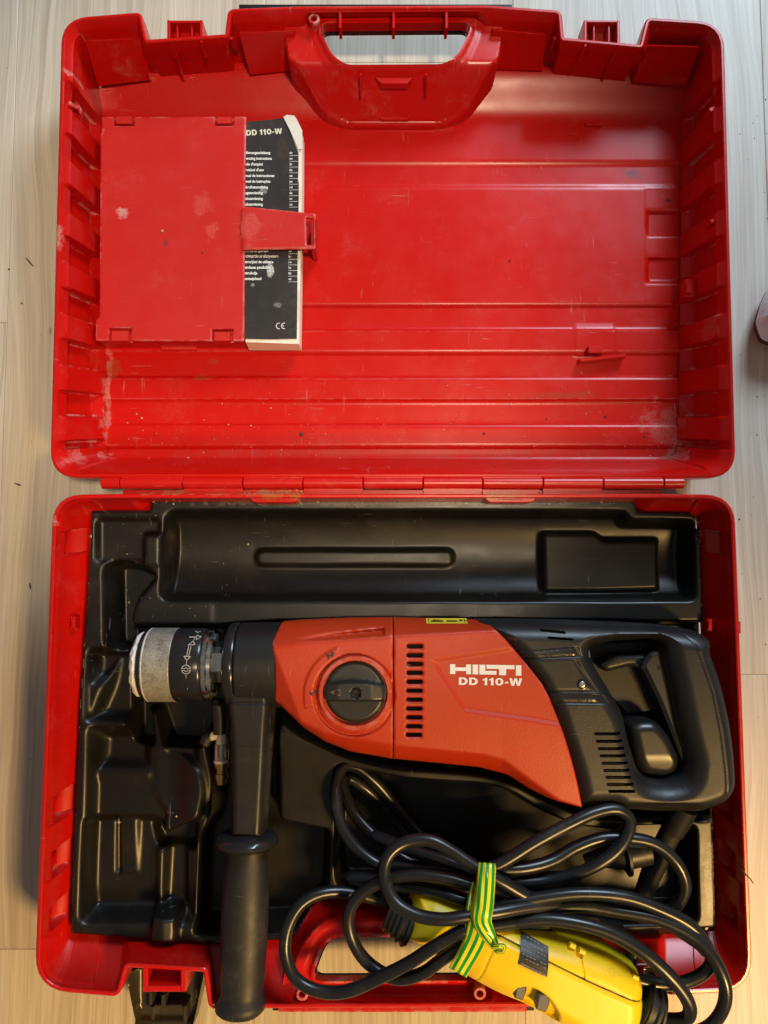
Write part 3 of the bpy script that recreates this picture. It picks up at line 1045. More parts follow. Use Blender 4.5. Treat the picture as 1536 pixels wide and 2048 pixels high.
def tray_z(U, V, d):
    Z = np.full(U.shape, ZT)
    warp = 0.7 * np.sin(U / 37.0) * np.sin(V / 53.0)

    def pocket(pts, z, w=12, r=14):
        nonlocal Z
        f = sst(0, -w * 0.8, sdf(U, V, rp([(p[0], p[1], p[2] if len(p) > 2 else r) for p in pts])) + warp)
        zz = z if not callable(z) else z(U, V)
        Z = Z * (1 - f) + np.minimum(Z, zz) * f

    def raised(pts, z, w=10, r=10):
        nonlocal Z
        f = sst(0, -w * 0.8, sdf(U, V, rp([(p[0], p[1], p[2] if len(p) > 2 else r) for p in pts])) + warp * 0.6)
        zz = z if not callable(z) else z(U, V)
        Z = Z * (1 - f) + np.maximum(Z, zz) * f
    # core bit trough
    pocket([(330, 1020, 24), (1250, 1020, 8), (1262, 1038, 8), (1392, 1040, 16), (1394, 1203, 18), (318, 1203, 24)],
           lambda U, V: 0.040 - 0.027 * np.sqrt(np.clip(1 - ((V - 1110) / 96.0) ** 2, 0, 1)), 14)
    raised([(498, 1095, 18), (915, 1095, 18), (915, 1134, 18), (498, 1134, 18)], 0.0185, 7)
    raised([(1092, 1060, 10), (1206, 1060, 8), (1222, 1074, 8), (1338, 1075, 4), (1336, 1184, 8), (1092, 1190, 10)], lambda U, V: 0.030 - 0.00004 * (1190 - V), 9)
    # upper left shelf with its little post
    pocket([(190, 1034), (322, 1034), (322, 1128), (190, 1128)], 0.041, 10)
    raised([(284, 1064), (326, 1064), (326, 1136), (284, 1136)], 0.050, 9)
    # long bed for the drill
    pocket([(246, 1250, 18), (440, 1250, 8), (560, 1243, 6), (1000, 1240, 6), (1412, 1244, 10), (1422, 1640, 10), (1235, 1640, 20), (1160, 1630, 30), (1085, 1600, 30), (1020, 1562, 30), (960, 1549, 40),
            (790, 1537, 30), (690, 1514, 30), (600, 1470, 20), (560, 1440, 20), (430, 1430, 12), (400, 1505, 30), (330, 1500, 20), (250, 1500, 20)], 0.010, 12)
    # ridge piece above the chuck
    raised([(268, 1200, 16), (430, 1200, 14), (430, 1250, 14), (268, 1250, 14)], 0.0475, 12)
    # capsule shaped pocket and neighbours
    pocket([(204, 1118, 32), (268, 1118, 32), (322, 1150, 24), (266, 1214, 24), (264, 1308, 34), (206, 1308, 34)], 0.013, 22)
    pocket([(168, 1290, 24), (300, 1290, 24), (300, 1452, 24), (164, 1452, 24)], 0.029, 34)
    raised([(158, 1352, 24), (196, 1352, 24), (236, 1300, 14), (226, 1372, 20), (196, 1442, 24), (156, 1450, 14)], 0.043, 34)
    # lower left landscape of soft steps
    pocket([(170, 1446, 24), (402, 1446, 24), (404, 1700, 20), (398, 1856, 20), (158, 1856, 24)], 0.035, 30)
    pocket([(182, 1462, 24), (298, 1462, 24), (298, 1550, 20), (178, 1550, 20)], lambda U, V: 0.025 + 0.00002 * (V - 1456), 34)
    raised([(172, 1540, 20), (302, 1540, 20), (302, 1632, 20), (168, 1632, 20)], lambda U, V: 0.038 - 0.00010 * (V - 1545), 22)
    pocket([(162, 1634, 16), (316, 1634, 16), (316, 1850, 22), (154, 1850, 22)], lambda U, V: 0.027 - 0.004 * sst(1780, 1836, V), 30)
    raised([(226, 1636, 6), (270, 1636, 6), (268, 1768, 12), (224, 1768, 12)], lambda U, V: 0.0315 - 0.003 * sst(1640, 1770, V), 12)
    pocket([(217, 1640, 4), (227, 1640, 4), (226, 1766, 4), (216, 1766, 4)], 0.021, 6)
    # deep bed of the side handle
    pocket([(404, 1420, 24), (560, 1420, 10), (560, 1640, 8), (660, 1660, 10), (655, 1800, 10), (590, 1866, 14), (386, 1874, 14), (394, 1680, 14), (418, 1640, 20), (424, 1560, 24), (410, 1500, 20)], 0.011, 18)
    # post under the chuck
    raised([(276, 1424, 12), (306, 1420, 12), (336, 1514, 8), (296, 1516, 12)], lambda U, V: 0.024 + 0.00016 * (V - 1420), 14)
    # cup shaped tongue
    pocket([(288, 1650, 14), (392, 1640, 14), (386, 1712, 14), (298, 1712, 14)], 0.016, 16)
    raised([(294, 1514, 14), (345, 1502, 26), (398, 1522, 28), (418, 1572, 30), (408, 1638, 30), (374, 1660, 20), (322, 1682, 14), (304, 1680, 8), (324, 1636, 14), (298, 1600, 14)],
           lambda U, V: 0.036 + 0.016 * sst(330, 408, U) + 0.006 * sst(1560, 1660, V), 16)
    pocket([(314, 1690, 18), (376, 1690, 18), (376, 1836, 16), (306, 1836, 16)], 0.025, 26)
    raised([(298, 1820, 10), (366, 1820, 10), (360, 1888, 12), (298, 1886, 12)], lambda U, V: 0.056 - 0.0001 * np.abs(U - 330), 16)
    # block between handle bed and cord bed
    raised([(548, 1448, 10), (600, 1474, 14), (664, 1506, 14), (664, 1640, 14), (650, 1658, 10), (545, 1628, 14)], lambda U, V: 0.049 - 0.00005 * (V - 1450), 12)
    # cord bed
    pocket([(672, 1530, 12), (790, 1556, 30), (960, 1568, 40), (1020, 1582, 40), (1085, 1624, 40), (1150, 1652, 30), (1240, 1664, 10), (1240, 1655, 6), (1392, 1650, 14), (1396, 1846, 16), (1030, 1852, 10),
            (990, 1780, 20), (690, 1786, 20), (672, 1760, 16)], 0.009, 12)
    Z = blur(Z, 1, 2)
    Z += 0.00025 * np.sin(U / 45 + V / 71) * np.sin(V / 39)
    Z -= 0.0012 * (1 - sst(0, 0.0015, d))
    return Z


tray, tray_s = relief("tray_insert", tray_o, tray_z, M_TRAY, None, cell=2.6, z0=ZT, zlow=0.030, ang=180)
tag(tray, "black glossy moulded plastic tray lining the lower half of the red case", "tray")

# ------------------------------------------------------------------ text
_cap = {}


def text_mesh(s, bold=0.0):
    cu = bpy.data.curves.new("t", 'FONT')
    cu.body = s
    cu.size = 1.0
    cu.offset = bold
    cu.resolution_u = 3
    o = bpy.data.objects.new("t", cu)
    me = bpy.data.meshes.new_from_object(o)
    v = np.array([x.co[:] for x in me.vertices]) if len(me.vertices) else np.zeros((0, 3))
    f = [tuple(p.vertices) for p in me.polygons]
    bpy.data.objects.remove(o)
    bpy.data.curves.remove(cu)
    bpy.data.meshes.remove(me)
    return v, f


CAPH = text_mesh("H")[0][:, 1].max()


def text_px(geo, s, u, v, cap, width=None, rot=0.0, zs=0.1, z0=None, eps=0.0003, bold=0.0, anchor='l'):
    """lettering: baseline start at px (u, v), capital height cap px, run rotated rot degrees (screen clockwise)"""
    V, Fc = text_mesh(s, bold)
    if not len(V):
        return geo
    x = V[:, 0] - V[:, 0].min()
    sx = cap / CAPH if width is None else width / x.max()
    x = x * sx
    y = V[:, 1] * cap / CAPH
    a = math.radians(rot)
    uu = u + x * math.cos(a) + y * math.sin(a)
    vv = v + x * math.sin(a) - y * math.cos(a)
    zz = zs(uu, vv) if callable(zs) else np.full(len(uu), zs)
    xyz = P(uu, vv, z0 if z0 is not None else zz)
    xyz[:, 2] = zz + eps
    return geo.add(xyz, Fc)


def polys_px(geo, polys, zs, z0, eps=0.0003):
    for p in polys:
        p = np.asarray(p, float)
        zz = zs(p[:, 0], p[:, 1]) if callable(zs) else np.full(len(p), zs)
        a = P(p[:, 0], p[:, 1], z0)
        a[:, 2] = zz + eps
        n = len(a)
        b = a.copy()
        b[:, 2] -= eps * 0.9
        area = np.sum(a[:, 0] * np.roll(a[:, 1], -1) - np.roll(a[:, 0], -1) * a[:, 1])
        f = [tuple(range(n)) if area > 0 else tuple(range(n))[::-1]]
        geo.add(np.vstack([a, b]), f + [(i, i + n, (i + 1) % n + n, (i + 1) % n) for i in range(n)])
    return geo


def line_px(p, q, w):
    p, q = np.array(p, float), np.array(q, float)
    d = (q - p) / np.linalg.norm(q - p)
    n = np.array([-d[1], d[0]]) * w / 2
    return [p + n, q + n, q - n, p - n]


# ------------------------------------------------------------------ booklet
book = empty("instruction_booklet", tuple(P(545, 470, 0.01)), "worn black instruction booklet with curled page corner held under the red tongue", "booklet")
ZB = 0.0296
pg_top = np.array([(470, 246), (568, 238), (576, 235), (592, 238), (604, 264), (603, 400), (600, 560), (598, 688), (491, 684)], float)
pg_low = np.array([(470, 246), (568, 240), (577, 238), (593, 240), (605, 266), (604, 400), (601, 560), (599, 690), (492, 690)], float)
rings = []
for t in np.linspace(0, 1, 9):
    q = pg_low * (1 - t) + pg_top * t
    q = q + (0.5 * math.sin(t * 40)) * np.array([1, 0.3])
    a = P(q[:, 0], q[:, 1], ZB)
    a[:, 2] = 0.012 + (ZB - 0.012) * t
    rings.append(a)
Geo().loft(rings, True, True).build("pages", M_PAGES, book, ang=30)
cov_poly = np.array([(470, 246), (493, 243), (530, 240), (567, 236), (580, 262), (594, 298), (597, 306), (597, 330), (596, 360), (597.5, 366), (597, 440), (595, 520), (594.5, 600), (593.5, 677), (540, 678.5), (470, 677)], float)
g = Geo().prism(cov_poly, ZB + 0.0002, ZB + 0.0008, bev=0.0001)
g.build("front_cover", M_BOOK, book, ang=30)
# curled corner of the first pages
g = Geo()
polys_px(g, [[(567, 236), (574, 232.5), (589, 235), (593, 240), (605, 264), (605, 300), (597, 300), (580, 262)]], lambda u, v: ZB + 0.0010 + 0.0016 * sst(560, 590, u) * sst(300, 240, v), ZB, eps=0.0006)
g.build("curled_page", flat("curled_page_paper", (0.80, 0.76, 0.70), 0.7), book, ang=30)
g = Geo()
names = ["Bedienungsanleitung", "Operating instructions", "Mode d'emploi", "Istruzioni d'uso", "Manual de instrucciones", "Manual de instruções", "Gebruiksaanwijzing", "Brugsanvisning", "Bruksanvisning", "Bruksanvisning"]
wid = [57, 60, 42, 44, 65, 57, 52, 42, 42, 42]
codes = ["de", "en", "fr", "it", "es", "pt", "nl", "da", "sv", "no"]
for i, (s, w, c) in enumerate(zip(names, wid, codes)):
    v = 309 + i * 11.45
    text_px(g, s, 484, v, 5.2, w, 0.2, ZB + 0.0008, ZB, bold=0.035)
    text_px(g, c, 579.5, v, 4.6, 5.5, 0, ZB + 0.0008, ZB, bold=0.02)
    polys_px(g, [line_px((579, v + 3.5), (596, v + 3.2), 0.6)], ZB + 0.0008, ZB)
g.build("language_lettering", M_WHITE, book, ang=None)
g = Geo()
names = ["Navodila za uporabo", "Ръководство за обслужване", "Instrucţiuni de utilizare", "Lietošanas pamācība", "Instrukcija", "Kasutusjuhend"]
wid = [52, 72, 62, 55, 30, 38]
codes = ["sl", "bg", "ro", "lv", "lt", "et"]
for i, (s, w, c) in enumerate(zip(names, wid, codes)):
    v = 504.5 + i * 11.2
    text_px(g, s, 485, v, 5.2, w, 0.3, ZB + 0.0008, ZB, bold=0.035)
    text_px(g, c, 577.5, v + 0.4, 4.6, 5.5, 0, ZB + 0.0008, ZB, bold=0.02)
    polys_px(g, [line_px((577, v + 4), (595, v + 3.8), 0.6)], ZB + 0.0008, ZB)
g.build("language_lettering", M_WHITE, book, ang=None)


def ring_poly(cu, cv, r0, r1, a0, a1, n=18):
    a = np.radians(np.linspace(a0, a1, n))
    return [(cu + r1 * math.cos(x), cv - r1 * math.sin(x)) for x in a] + [(cu + r0 * math.cos(x), cv - r0 * math.sin(x)) for x in a[::-1]]


g = Geo()
polys_px(g, [ring_poly(558.5, 652.5, 5.0, 6.4, 75, 285), ring_poly(569, 652.5, 5.0, 6.4, 75, 285), line_px((563, 652.5), (568, 652.5), 1.3)], ZB + 0.0008, ZB)
g.build("mark_lettering", M_WHITE, book, ang=None)

# ------------------------------------------------------------------ core drill
drill = empty("core_drill", tuple(P(800, 1400, 0.012)), "large orange-red and black electric core drill with side handle lying in the tray", "core drill")
ZM = 0.062
AXV = 1329.0


def xat(u, z=0.084):
    return float(P(u, AXV, z)[0])


ax0 = P(0, AXV, ZM)


def lathe_u(name, prof, mat, parent, nseg=64):
    """prof: (u px on the axis, radius px)"""
    g = lathe((0, float(ax0[1]), ZM), (1, 0, 0), [(xat(u), r * 0.000430) for u, r in prof], nseg)
    return g.build(name, mat, parent)


# red housings
v_top = ([553, 600, 700, 787, 970, 1170], [1247, 1243, 1239, 1238, 1243, 1250])
v_rid = ([553, 600, 786, 974, 1170], [1294, 1285, 1271, 1258, 1246])
v_cha = ([553, 600, 650, 785, 960, 1000, 1060, 1110, 1170], [1400, 1436, 1459, 1483, 1500, 1511, 1556, 1592, 1612])
v_bot = ([553, 600, 650, 700, 786, 860, 960, 1020, 1060, 1100, 1160, 1180], [1412, 1457, 1489, 1509, 1524, 1531, 1541, 1556, 1582, 1602, 1613, 1616])
panel = rp([(857, 1315, 6), (1030, 1288, 4), (1200, 1260, 4), (1200, 1462, 4), (1062, 1437, 4), (922, 1417, 8)], n=5)
grv = rp([(560, 1282, 4), (640, 1266, 10), (770, 1253, 3), (771, 1270, 3), (640, 1279, 10)], n=4)


def red_z(U, V, d):
    a, b, c, e = (np.interp(U, *t) for t in (v_top, v_rid, v_cha, v_bot))
    top = 0.0975
    z = np.where(V < b, 0.070 + (top - 0.0015 - 0.070) * np.clip((V - a) / np.maximum(b - a, 3), 0, 1) ** 0.62,
                 np.where(V > c, 0.070 + (top - 0.002 - 0.070) * np.clip((e - V) / np.maximum(e - c, 3), 0, 1) ** 0.6, top - 0.002 + 0.002 * (1 - ((V - (b + c) / 2) / np.maximum((c - b) / 2, 4)) ** 2)))
    z = blur(z, 1, 3)
    # left facet of the gearbox
    line = (U - 559) * (1448 - 1298) - (V - 1298) * (615 - 559)
    dist = line / math.hypot(150, 56)
    z = z - 0.00022 * np.clip(-dist - 4, 0, 60) * sst(640, 600, U)
    z -= 0.0046 * np.clip(-sdf(U, V, panel) / 9.0, 0, 1) * 0.36
    z -= 0.0055 * sst(0, -6, sdf(U, V, grv)) * sst(555, 760, U)
    # raised scale around the dial
    r = np.hypot(U - 710, V - 1385)
    ang = np.degrees(np.arctan2(-(V - 1385), U - 710)) % 360
    z += 0.0014 * sst(100, 97, r) * sst(76, 79, r) * sst(106, 110, ang) * sst(196, 192, ang)
    z -= 0.0016 * sst(82, 79, r) * sst(72, 75, r)
    # fine ridges near the top of the motor housing
    z -= 0.0008 * sst(1.8, 0.6, np.abs(V - 1245.5)) * (np.abs(U - 826) < 14) + 0.0008 * sst(1.8, 0.6, np.abs(V - 1250.5)) * (np.abs(U - 826) < 14)
    z -= 0.0012 * (1 - sst(0, 0.0012, d))
    return z


def outline_between(u0, u1, n=30):
    us = np.linspace(u0, u1, n)
    return [(u, np.interp(u, *v_top)) for u in us], [(u, np.interp(u, *v_bot)) for u in us][::-1]


t1, b1 = outline_between(552, 785.2)
left_edge = [(553, 1412), (549, 1380), (547.5, 1329), (549, 1280), (552.5, 1250)]
gear, gear_s = relief("gear_housing", np.array(t1[1:] + b1[:-1] + left_edge[:-1]), red_z, M_ORANGE, drill, cell=2.4, z0=0.082, zlow=0.055)
arc = [(970, 1243), (988, 1258), (1005, 1275), (1036, 1311), (1060, 1340), (1078, 1364), (1093, 1393), (1105, 1423), (1119, 1460), (1130, 1495), (1140, 1530), (1150, 1572), (1158, 1612)]
us = np.linspace(787.3, 970, 24)
t2 = [(u, np.interp(u, *v_top)) for u in us[:-1]]
us = np.linspace(787.3, 1157, 40)[::-1]
b2 = [(u, np.interp(u, *v_bot)) for u in us]
vents = []
for i, v in enumerate((1289.5, 1307, 1324, 1341, 1358.6, 1376, 1393.6, 1411, 1428.5, 1446, 1463)):
    u0 = 812.5 - i * 0.2
    vents.append(rp([(u0, v - 4.6, 4.4), (u0 + 32, v - 4.6, 4.4), (u0 + 32, v + 4.6, 4.4), (u0, v + 4.6, 4.4)], n=5))
motor, motor_s = relief("motor_housing", np.array(t2 + arc + b2), red_z, M_ORANGE, drill, holes=vents, cell=1.75, z0=0.082,
                        zlow=lambda U, V, Z: np.where((U > 800) & (U < 856) & (V > 1280) & (V < 1475), Z - 0.0035, 0.055))
Geo().box(800, 1270, 860, 1480, 0.060, 0.0905).build("vent_shade_block", M_DARK, motor)  # black slab added inside, painting the shade seen through the vent slots
g = Geo()
for v in (1300, 1330, 1372, 1402, 1440):
    g.box(806, v - 5, 822, v + 5, 0.0906, 0.0925, rot=25)
g.build("motor_winding", M_BLKG, motor)

# lettering
g = Geo()
hx = lambda x: 900 + (x - 1003) / (1478 - 1003) * 142.6
sl = lambda u: (u - 900) * 0.016
def hb(x0, y0, x1, y1):
    a, b = hx(x0), hx(x1)
    f = lambda y: 1328.3 + (y - 360) / 72 * 20.6
    return [(a, f(y0) + sl(a)), (b, f(y0) + sl(b)), (b, f(y1) + sl(b)), (a, f(y1) + sl(a))]
polys_px(g, [hb(1003, 360, 1038, 428), hb(1038, 381, 1110, 406), hb(1110, 360, 1143, 428), hb(1153, 360, 1190, 428), hb(1198, 360, 1238, 428), hb(1238, 402, 1312, 428),
             hb(1246, 360, 1432, 388), hb(1330, 388, 1376, 431), hb(1441, 360, 1478, 432)], motor_s, 0.0955)
g.build("brand_lettering", M_WHITE, motor, ang=None)


def block_letters(geo, txt, u, v, cap, width, rot, zs, z0, w=0.25, eps=0.0003):
    """heavy grotesque capitals and digits from outlines: D, 0, 1, -, W"""
    def rr(x0, y0, x1, y1, rx, ry, left=True):
        p = []
        for cx, cy, a0 in ((x1 - rx, y1 - ry, 0), (x0 + rx, y1 - ry, 90), (x0 + rx, y0 + ry, 180), (x1 - rx, y0 + ry, 270)):
            if not left and a0 in (90, 180):
                p.append((x0, y1) if a0 == 90 else (x0, y0))
                continue
            for a in np.radians(np.linspace(a0, a0 + 90, 6)):
                p.append((cx + rx * math.cos(a), cy + ry * math.sin(a)))
        return p
    x, shapes = 0.0, []
    for c in txt:
        if c == 'D':
            o, i = rr(0, 0, .86, 1, .46, .5, False), rr(w, w * .8, .86 - w, 1 - w * .8, .30, .5 - w * .8, False)
            shapes.append([(x + a, b) for a, b in o + [o[0]] + [i[0]] + i[::-1]])
            x += 1.0
        elif c == '0':
            o, i = rr(0, 0, .80, 1, .40, .45), rr(w, w * .8, .80 - w, 1 - w * .8, .15, .28)
            shapes.append([(x + a, b) for a, b in o + [o[0]] + [i[0]] + i[::-1]])
            x += .94
        elif c == '1':
            shapes.append([(x + a, b) for a, b in ((.20, 0), (.20 + w, 0), (.20 + w, 1), (.26, 1), (.20, .88), (0, .80), (0, .63), (.20, .66))])
            x += .62
        elif c == '-':
            shapes.append([(x + a, b) for a, b in ((.02, .30), (.34, .30), (.34, .30 + w * .85), (.02, .30 + w * .85))])
            x += .44
        elif c == 'W':
            k = w * 1.05
            shapes.append([(x + a, b) for a, b in ((0, 1), (.22, 0), (.22 + k, 0), (.62, .62), (1.02 - k + .02, 0), (1.04, 0), (1.26, 1), (1.26 - k, 1), (.90, .36), (.62 + k * .48, 1), (.62 - k * .48, 1), (.36, .36), (k, 1))])
            x += 1.3
        else:
            x += .34
    sx = width / x
    a = math.radians(rot)
    for p in shapes:
        q = np.array(p)
        xs, ys = q[:, 0] * sx, q[:, 1] * cap
        polys_px(geo, [np.column_stack([u + xs * math.cos(a) + ys * math.sin(a), v + xs * math.sin(a) - ys * math.cos(a)])], zs, z0, eps)


g = Geo()
block_letters(g, "DD 110-W", 917.5, 1369.3, 14.8, 127, 1.0, motor_s, 0.0955)
g.build("model_lettering", M_WHITE, motor, ang=None)
g = Geo()
block_letters(g, "DD 110-W", 493, 272.5, 11, 72, -3.0, ZB + 0.0008, ZB, w=0.24)
g.build("title_lettering", M_CREAM, book, ang=None)
# yellow sticker bent over the top edge
g = Geo()
sg_u, sg_v = np.meshgrid(np.linspace(853, 936, 12), np.linspace(1238.5, 1247, 5), indexing='ij')
a = P(sg_u, sg_v, 0.082)
a[..., 2] = motor_s(sg_u, sg_v) + 0.0008
n2 = 5
g.add(a.reshape(-1, 3), [(i * n2 + j, i * n2 + j + 1, (i + 1) * n2 + j + 1, (i + 1) * n2 + j) for i in range(11) for j in range(4)])
stk = g.build("warning_sticker", M_STICK, motor)
g = Geo()
polys_px(g, [line_px((858, 1239), (858, 1245.5), 1.2), line_px((931, 1239), (931, 1245.5), 1.2), line_px((862, 1243), (888, 1243), 2.2), line_px((894, 1243), (916, 1243), 2.4), line_px((920, 1242), (927, 1242), 2.6)], motor_s, 0.082, eps=0.0012)
g.build("sticker_print", M_BLKP, stk, ang=None)

# gear selector dial
ring_g = lathe(tuple(P(710.5, 1385.5, 0.0980)), (0, 0, 1), [(-0.004, 73 * 0.00041), (0.0022, 72 * 0.00041), (0.0030, 70 * 0.00041), (0.0030, 63.5 * 0.00041), (0.0010, 62 * 0.00041)], 64, cap=False)
ring_g.build("dial_ring", M_ORANGE, drill)
circ = np.array([(710 + 61 * math.cos(a), 1384 + 62 * math.sin(a)) for a in np.linspace(0, 2 * math.pi, 64, endpoint=False)])


def dial_z(U, V, d):
    x = (U - 710) / 61.0
    w = 17 + 3.5 * np.abs(x) ** 2 * 0 - 4.0 * x * x
    vc = 1383 - 4 * (1 - x * x) + 2
    bar = sst(w + 5, w - 1, np.abs(V - vc))
    z = 0.0990 + 0.0065 * bar * (1 - 0.35 * sst(0.5, 1.0, np.abs(x))) - 0.0015 * (1 - sst(0, 0.003, d))
    z -= 0.0030 * sst(11, 9, np.hypot(U - 712, V - 1384))
    return z


M_DIAL = plastic("dial_plastic", (0.022, 0.021, 0.020), 0.34, 0, 0, 0.15, dust=0.25, dustcol=(0.16, 0.13, 0.09), scratch=0.25)
dial, dial_s = relief("selector_dial", circ, dial_z, M_DIAL, drill, cell=1.9, z0=0.099, zlow=0.090)
lathe(tuple(P(712, 1384, 0.1030)), (0, 0, 1), [(-0.003, 0.0030), (0.0, 0.0030), (0.0005, 0.0024), (0.0005, 0.0012), (-0.001, 0.0010)], 20).build("dial_screw", M_BLKG, dial)
g = Geo()
polys_px(g, [line_px((662, 1383), (681, 1377), 2.2), line_px((662, 1383), (681, 1389), 2.2), line_px((681, 1377), (681, 1389), 1.4)], dial_s, 0.1)
g.build("dial_arrow", flat("arrow_paint", (0.20, 0.09, 0.08)), dial, ang=None)
g = Geo()
polys_px(g, [[(619, 1382.5), (632, 1380), (632.8, 1384.5), (625, 1386), (628, 1390.5), (624.5, 1391), (619.6, 1387)]], gear_s, 0.097)
g.build("gear_number", M_BLKP, gear, ang=None)
g = Geo()
text_px(g, "2", 652.5, 1308, 13.5, 11, 62, gear_s, 0.097, bold=0.05)
g.build("gear_number", M_BLKP, gear, ang=None)

# rear housing with closed D handle
rear_o = rp([(955, 1241, 2), (1130, 1243, 10), (1240, 1247, 20), (1330, 1252, 20), (1396, 1262, 26), (1424, 1280, 14), (1421, 1305, 10), (1442, 1362, 40), (1460, 1440, 40), (1469, 1510, 40),
             (1472, 1575, 26), (1452, 1606, 26), (1400, 1625, 30), (1330, 1630, 30), (1235, 1622, 10), (1220, 1610, 6), (1150, 1612, 2), (1130, 1530, 2), (1095, 1425, 2), (1068, 1366, 2), (1026, 1313, 2)], n=6)
d_hole = rp([(1180, 1296, 14), (1230, 1284, 14), (1318, 1279, 12), (1322, 1310, 14), (1337, 1370, 20), (1354, 1460, 20), (1371, 1520, 14), (1364, 1553, 14), (1328, 1562, 16), (1292, 1556, 14), (1276, 1536, 12),
             (1256, 1470, 20), (1248, 1425, 20), (1219, 1377, 20), (1192, 1334, 14)], n=5)
slots = [rp([(1074, 1255.5), (1124, 1260.5), (1126, 1266), (1076, 1261)], r=2, n=3), rp([(1088, 1269.5), (1138, 1273.5), (1139, 1278.5), (1089, 1275)], r=2, n=3)]
for v, ua, ub in zip((1460.5, 1475, 1489.5, 1503.5, 1518, 1532, 1545.5, 1559.5, 1573), (1178.6, 1182, 1186, 1189.5, 1193, 1196.5, 1200.6, 1203, 1206), (1232, 1236, 1239.5, 1243, 1246, 1249.5, 1252, 1256, 1259)):
    slots.append(rp([(ua, v - 3.2), (ub, v - 3.2), (ub + 1, v + 3.2), (ua + 1, v + 3.2)], r=2, n=3))
box_a = rp([(1034, 1301), (1148, 1290), (1158, 1311), (1046, 1316)], r=2)
box_b = rp([(1050, 1318), (1146, 1316), (1190, 1380), (1096, 1381)], r=2)
box_c = rp([(1097, 1384), (1198, 1384), (1213, 1404), (1106, 1402)], r=2)


def rear_z(U, V, d):
    q = np.clip(d / 0.017, 0, 1)
    hd = np.maximum(sdf(U, V, rear_o), -sdf(U, V, d_hole))
    q = np.clip(-hd * PX / 0.0165, 0, 1)
    body = sst(1300, 1190, U + 0.30 * (V - 1440) * -1)
    z = 0.070 + (0.0225 + 0.0015 * body) * np.sqrt(np.clip(1 - (1 - q) ** 2, 0, 1))
    # the grip bends back from the top bar
    z += 0.002 * sst(1300, 1420, U)
    z -= 0.0008 * sst(1, -2, sdf(U, V, box_a)) + 0.0008 * sst(1, -2, sdf(U, V, box_b)) + 0.0010 * sst(1, -2, sdf(U, V, box_c))
    # parting line of the rubber back
    z -= 0.0006 * sst(3.4, 1.0, np.abs(U - np.interp(V, [1255, 1280, 1310, 1380, 1460, 1540, 1600], [1345, 1375, 1388, 1412, 1428, 1438, 1440])))
    z -= 0.0045 * sst(1596, 1606, V) * sst(1225, 1232, U) * sst(1400, 1360, U)
    return z


rear, rear_s = relief("rear_housing", rear_o, rear_z, M_BLK, drill, holes=[d_hole] + slots, cell=1.9, z0=0.080,
                      zlow=lambda U, V, Z: np.where(((U > 1060) & (U < 1145) & (V > 1252) & (V < 1282)) | ((U > 1170) & (U < 1264) & (V > 1452) & (V < 1580)), Z - 0.003, 0.050), ang=50)
Geo().box(1060, 1250, 1150, 1285, 0.06, 0.0835).build("slot_shade_block", M_DARK, rear)  # black slab standing in for the shade behind the top bar slots
Geo().box(1160, 1440, 1245, 1585, 0.06, 0.0865).build("slot_shade_block", M_DARK, rear)  # likewise a black slab for the shade under the rear vents
for nm, poly, m in (("badge_plate", [(1036, 1302), (1147, 1291.5), (1156, 1310), (1047, 1315)], M_BLKG), ("brush_cover", [(1052, 1319), (1145, 1317), (1187, 1379), (1097, 1380)], M_BLK), ("badge_plate", [(1099, 1386), (1197, 1386), (1210, 1403), (1107, 1401)], M_BLKG)):
    p = rp(poly, r=2, n=3)
    zz = float(np.min(rear_s(p[:, 0], p[:, 1])))
    relief(nm, p, lambda U, V, d: rear_s(U, V) + 0.0012 - 0.0006 * (1 - sst(0, 0.001, d)), m, rear, cell=2.5, z0=0.093, zlow=lambda U, V, Z: Z - 0.003)
zz = float(rear_s(1164, 1369)) + 0.0012
sc_ = lathe(tuple(P(1164, 1369, zz)), (0, 0, 1), [(-0.001, 0.0042), (0.0004, 0.0042), (0.0006, 0.0034), (-0.0008, 0.0030)], 24)
sc_.build("screw_collar", M_BLKG, rear)
lathe(tuple(P(1164, 1369, zz)), (0, 0, 1), [(-0.001, 0.0026), (0.0010, 0.0026), (0.0014, 0.0020), (0.0014, 0.0012), (0.0004, 0.0010)], 20).build("screw", M_STEEL, rear)
# trigger assembly in the handle opening
tr, _ = relief("trigger", rp([(1284, 1330, 4), (1300, 1306, 8), (1321, 1300, 4), (1336, 1368, 10), (1354, 1455, 10), (1373, 1520, 4), (1367, 1525, 3), (1346, 1470, 10), (1318, 1400, 20)], n=4),
               lambda U, V, d: 0.076 + 0.002 * sst(0, 0.003, d), M_BLK, drill, cell=2.0, z0=0.078, zlow=0.05)
relief("switch_lever", rp([(1196, 1328, 6), (1228, 1308, 10), (1292, 1306, 8), (1312, 1318, 6), (1286, 1338, 12), (1262, 1332, 14), (1240, 1338, 10), (1212, 1345, 8)], n=4),
       lambda U, V, d: 0.068 + 0.004 * np.sqrt(np.clip(d / 0.004, 0, 1)), M_BLK, drill, cell=2.0, z0=0.070, zlow=0.045)
for u, v in ((1287, 1334), (1318, 1335)):
    lathe(tuple(P(u, v, 0.0782)), (0, 0, 1), [(-0.002, 0.0016), (0.0002, 0.0016), (0.0002, 0.0008), (-0.001, 0.0007)], 14).build("pin", M_BLKG, tr)
pad_o = rp([(1256, 1452, 14), (1276, 1441, 12), (1312, 1440, 16), (1340, 1470, 30), (1363, 1520, 16), (1360, 1546, 12), (1336, 1560, 16), (1288, 1552, 14), (1272, 1528, 16)], n=6)
M_PAD = plastic("trigger_pad_plastic", (0.011, 0.011, 0.012), 0.34, 0, 0, 0.15, dust=0.2, dustcol=(0.2, 0.17, 0.13), scratch=0.2)
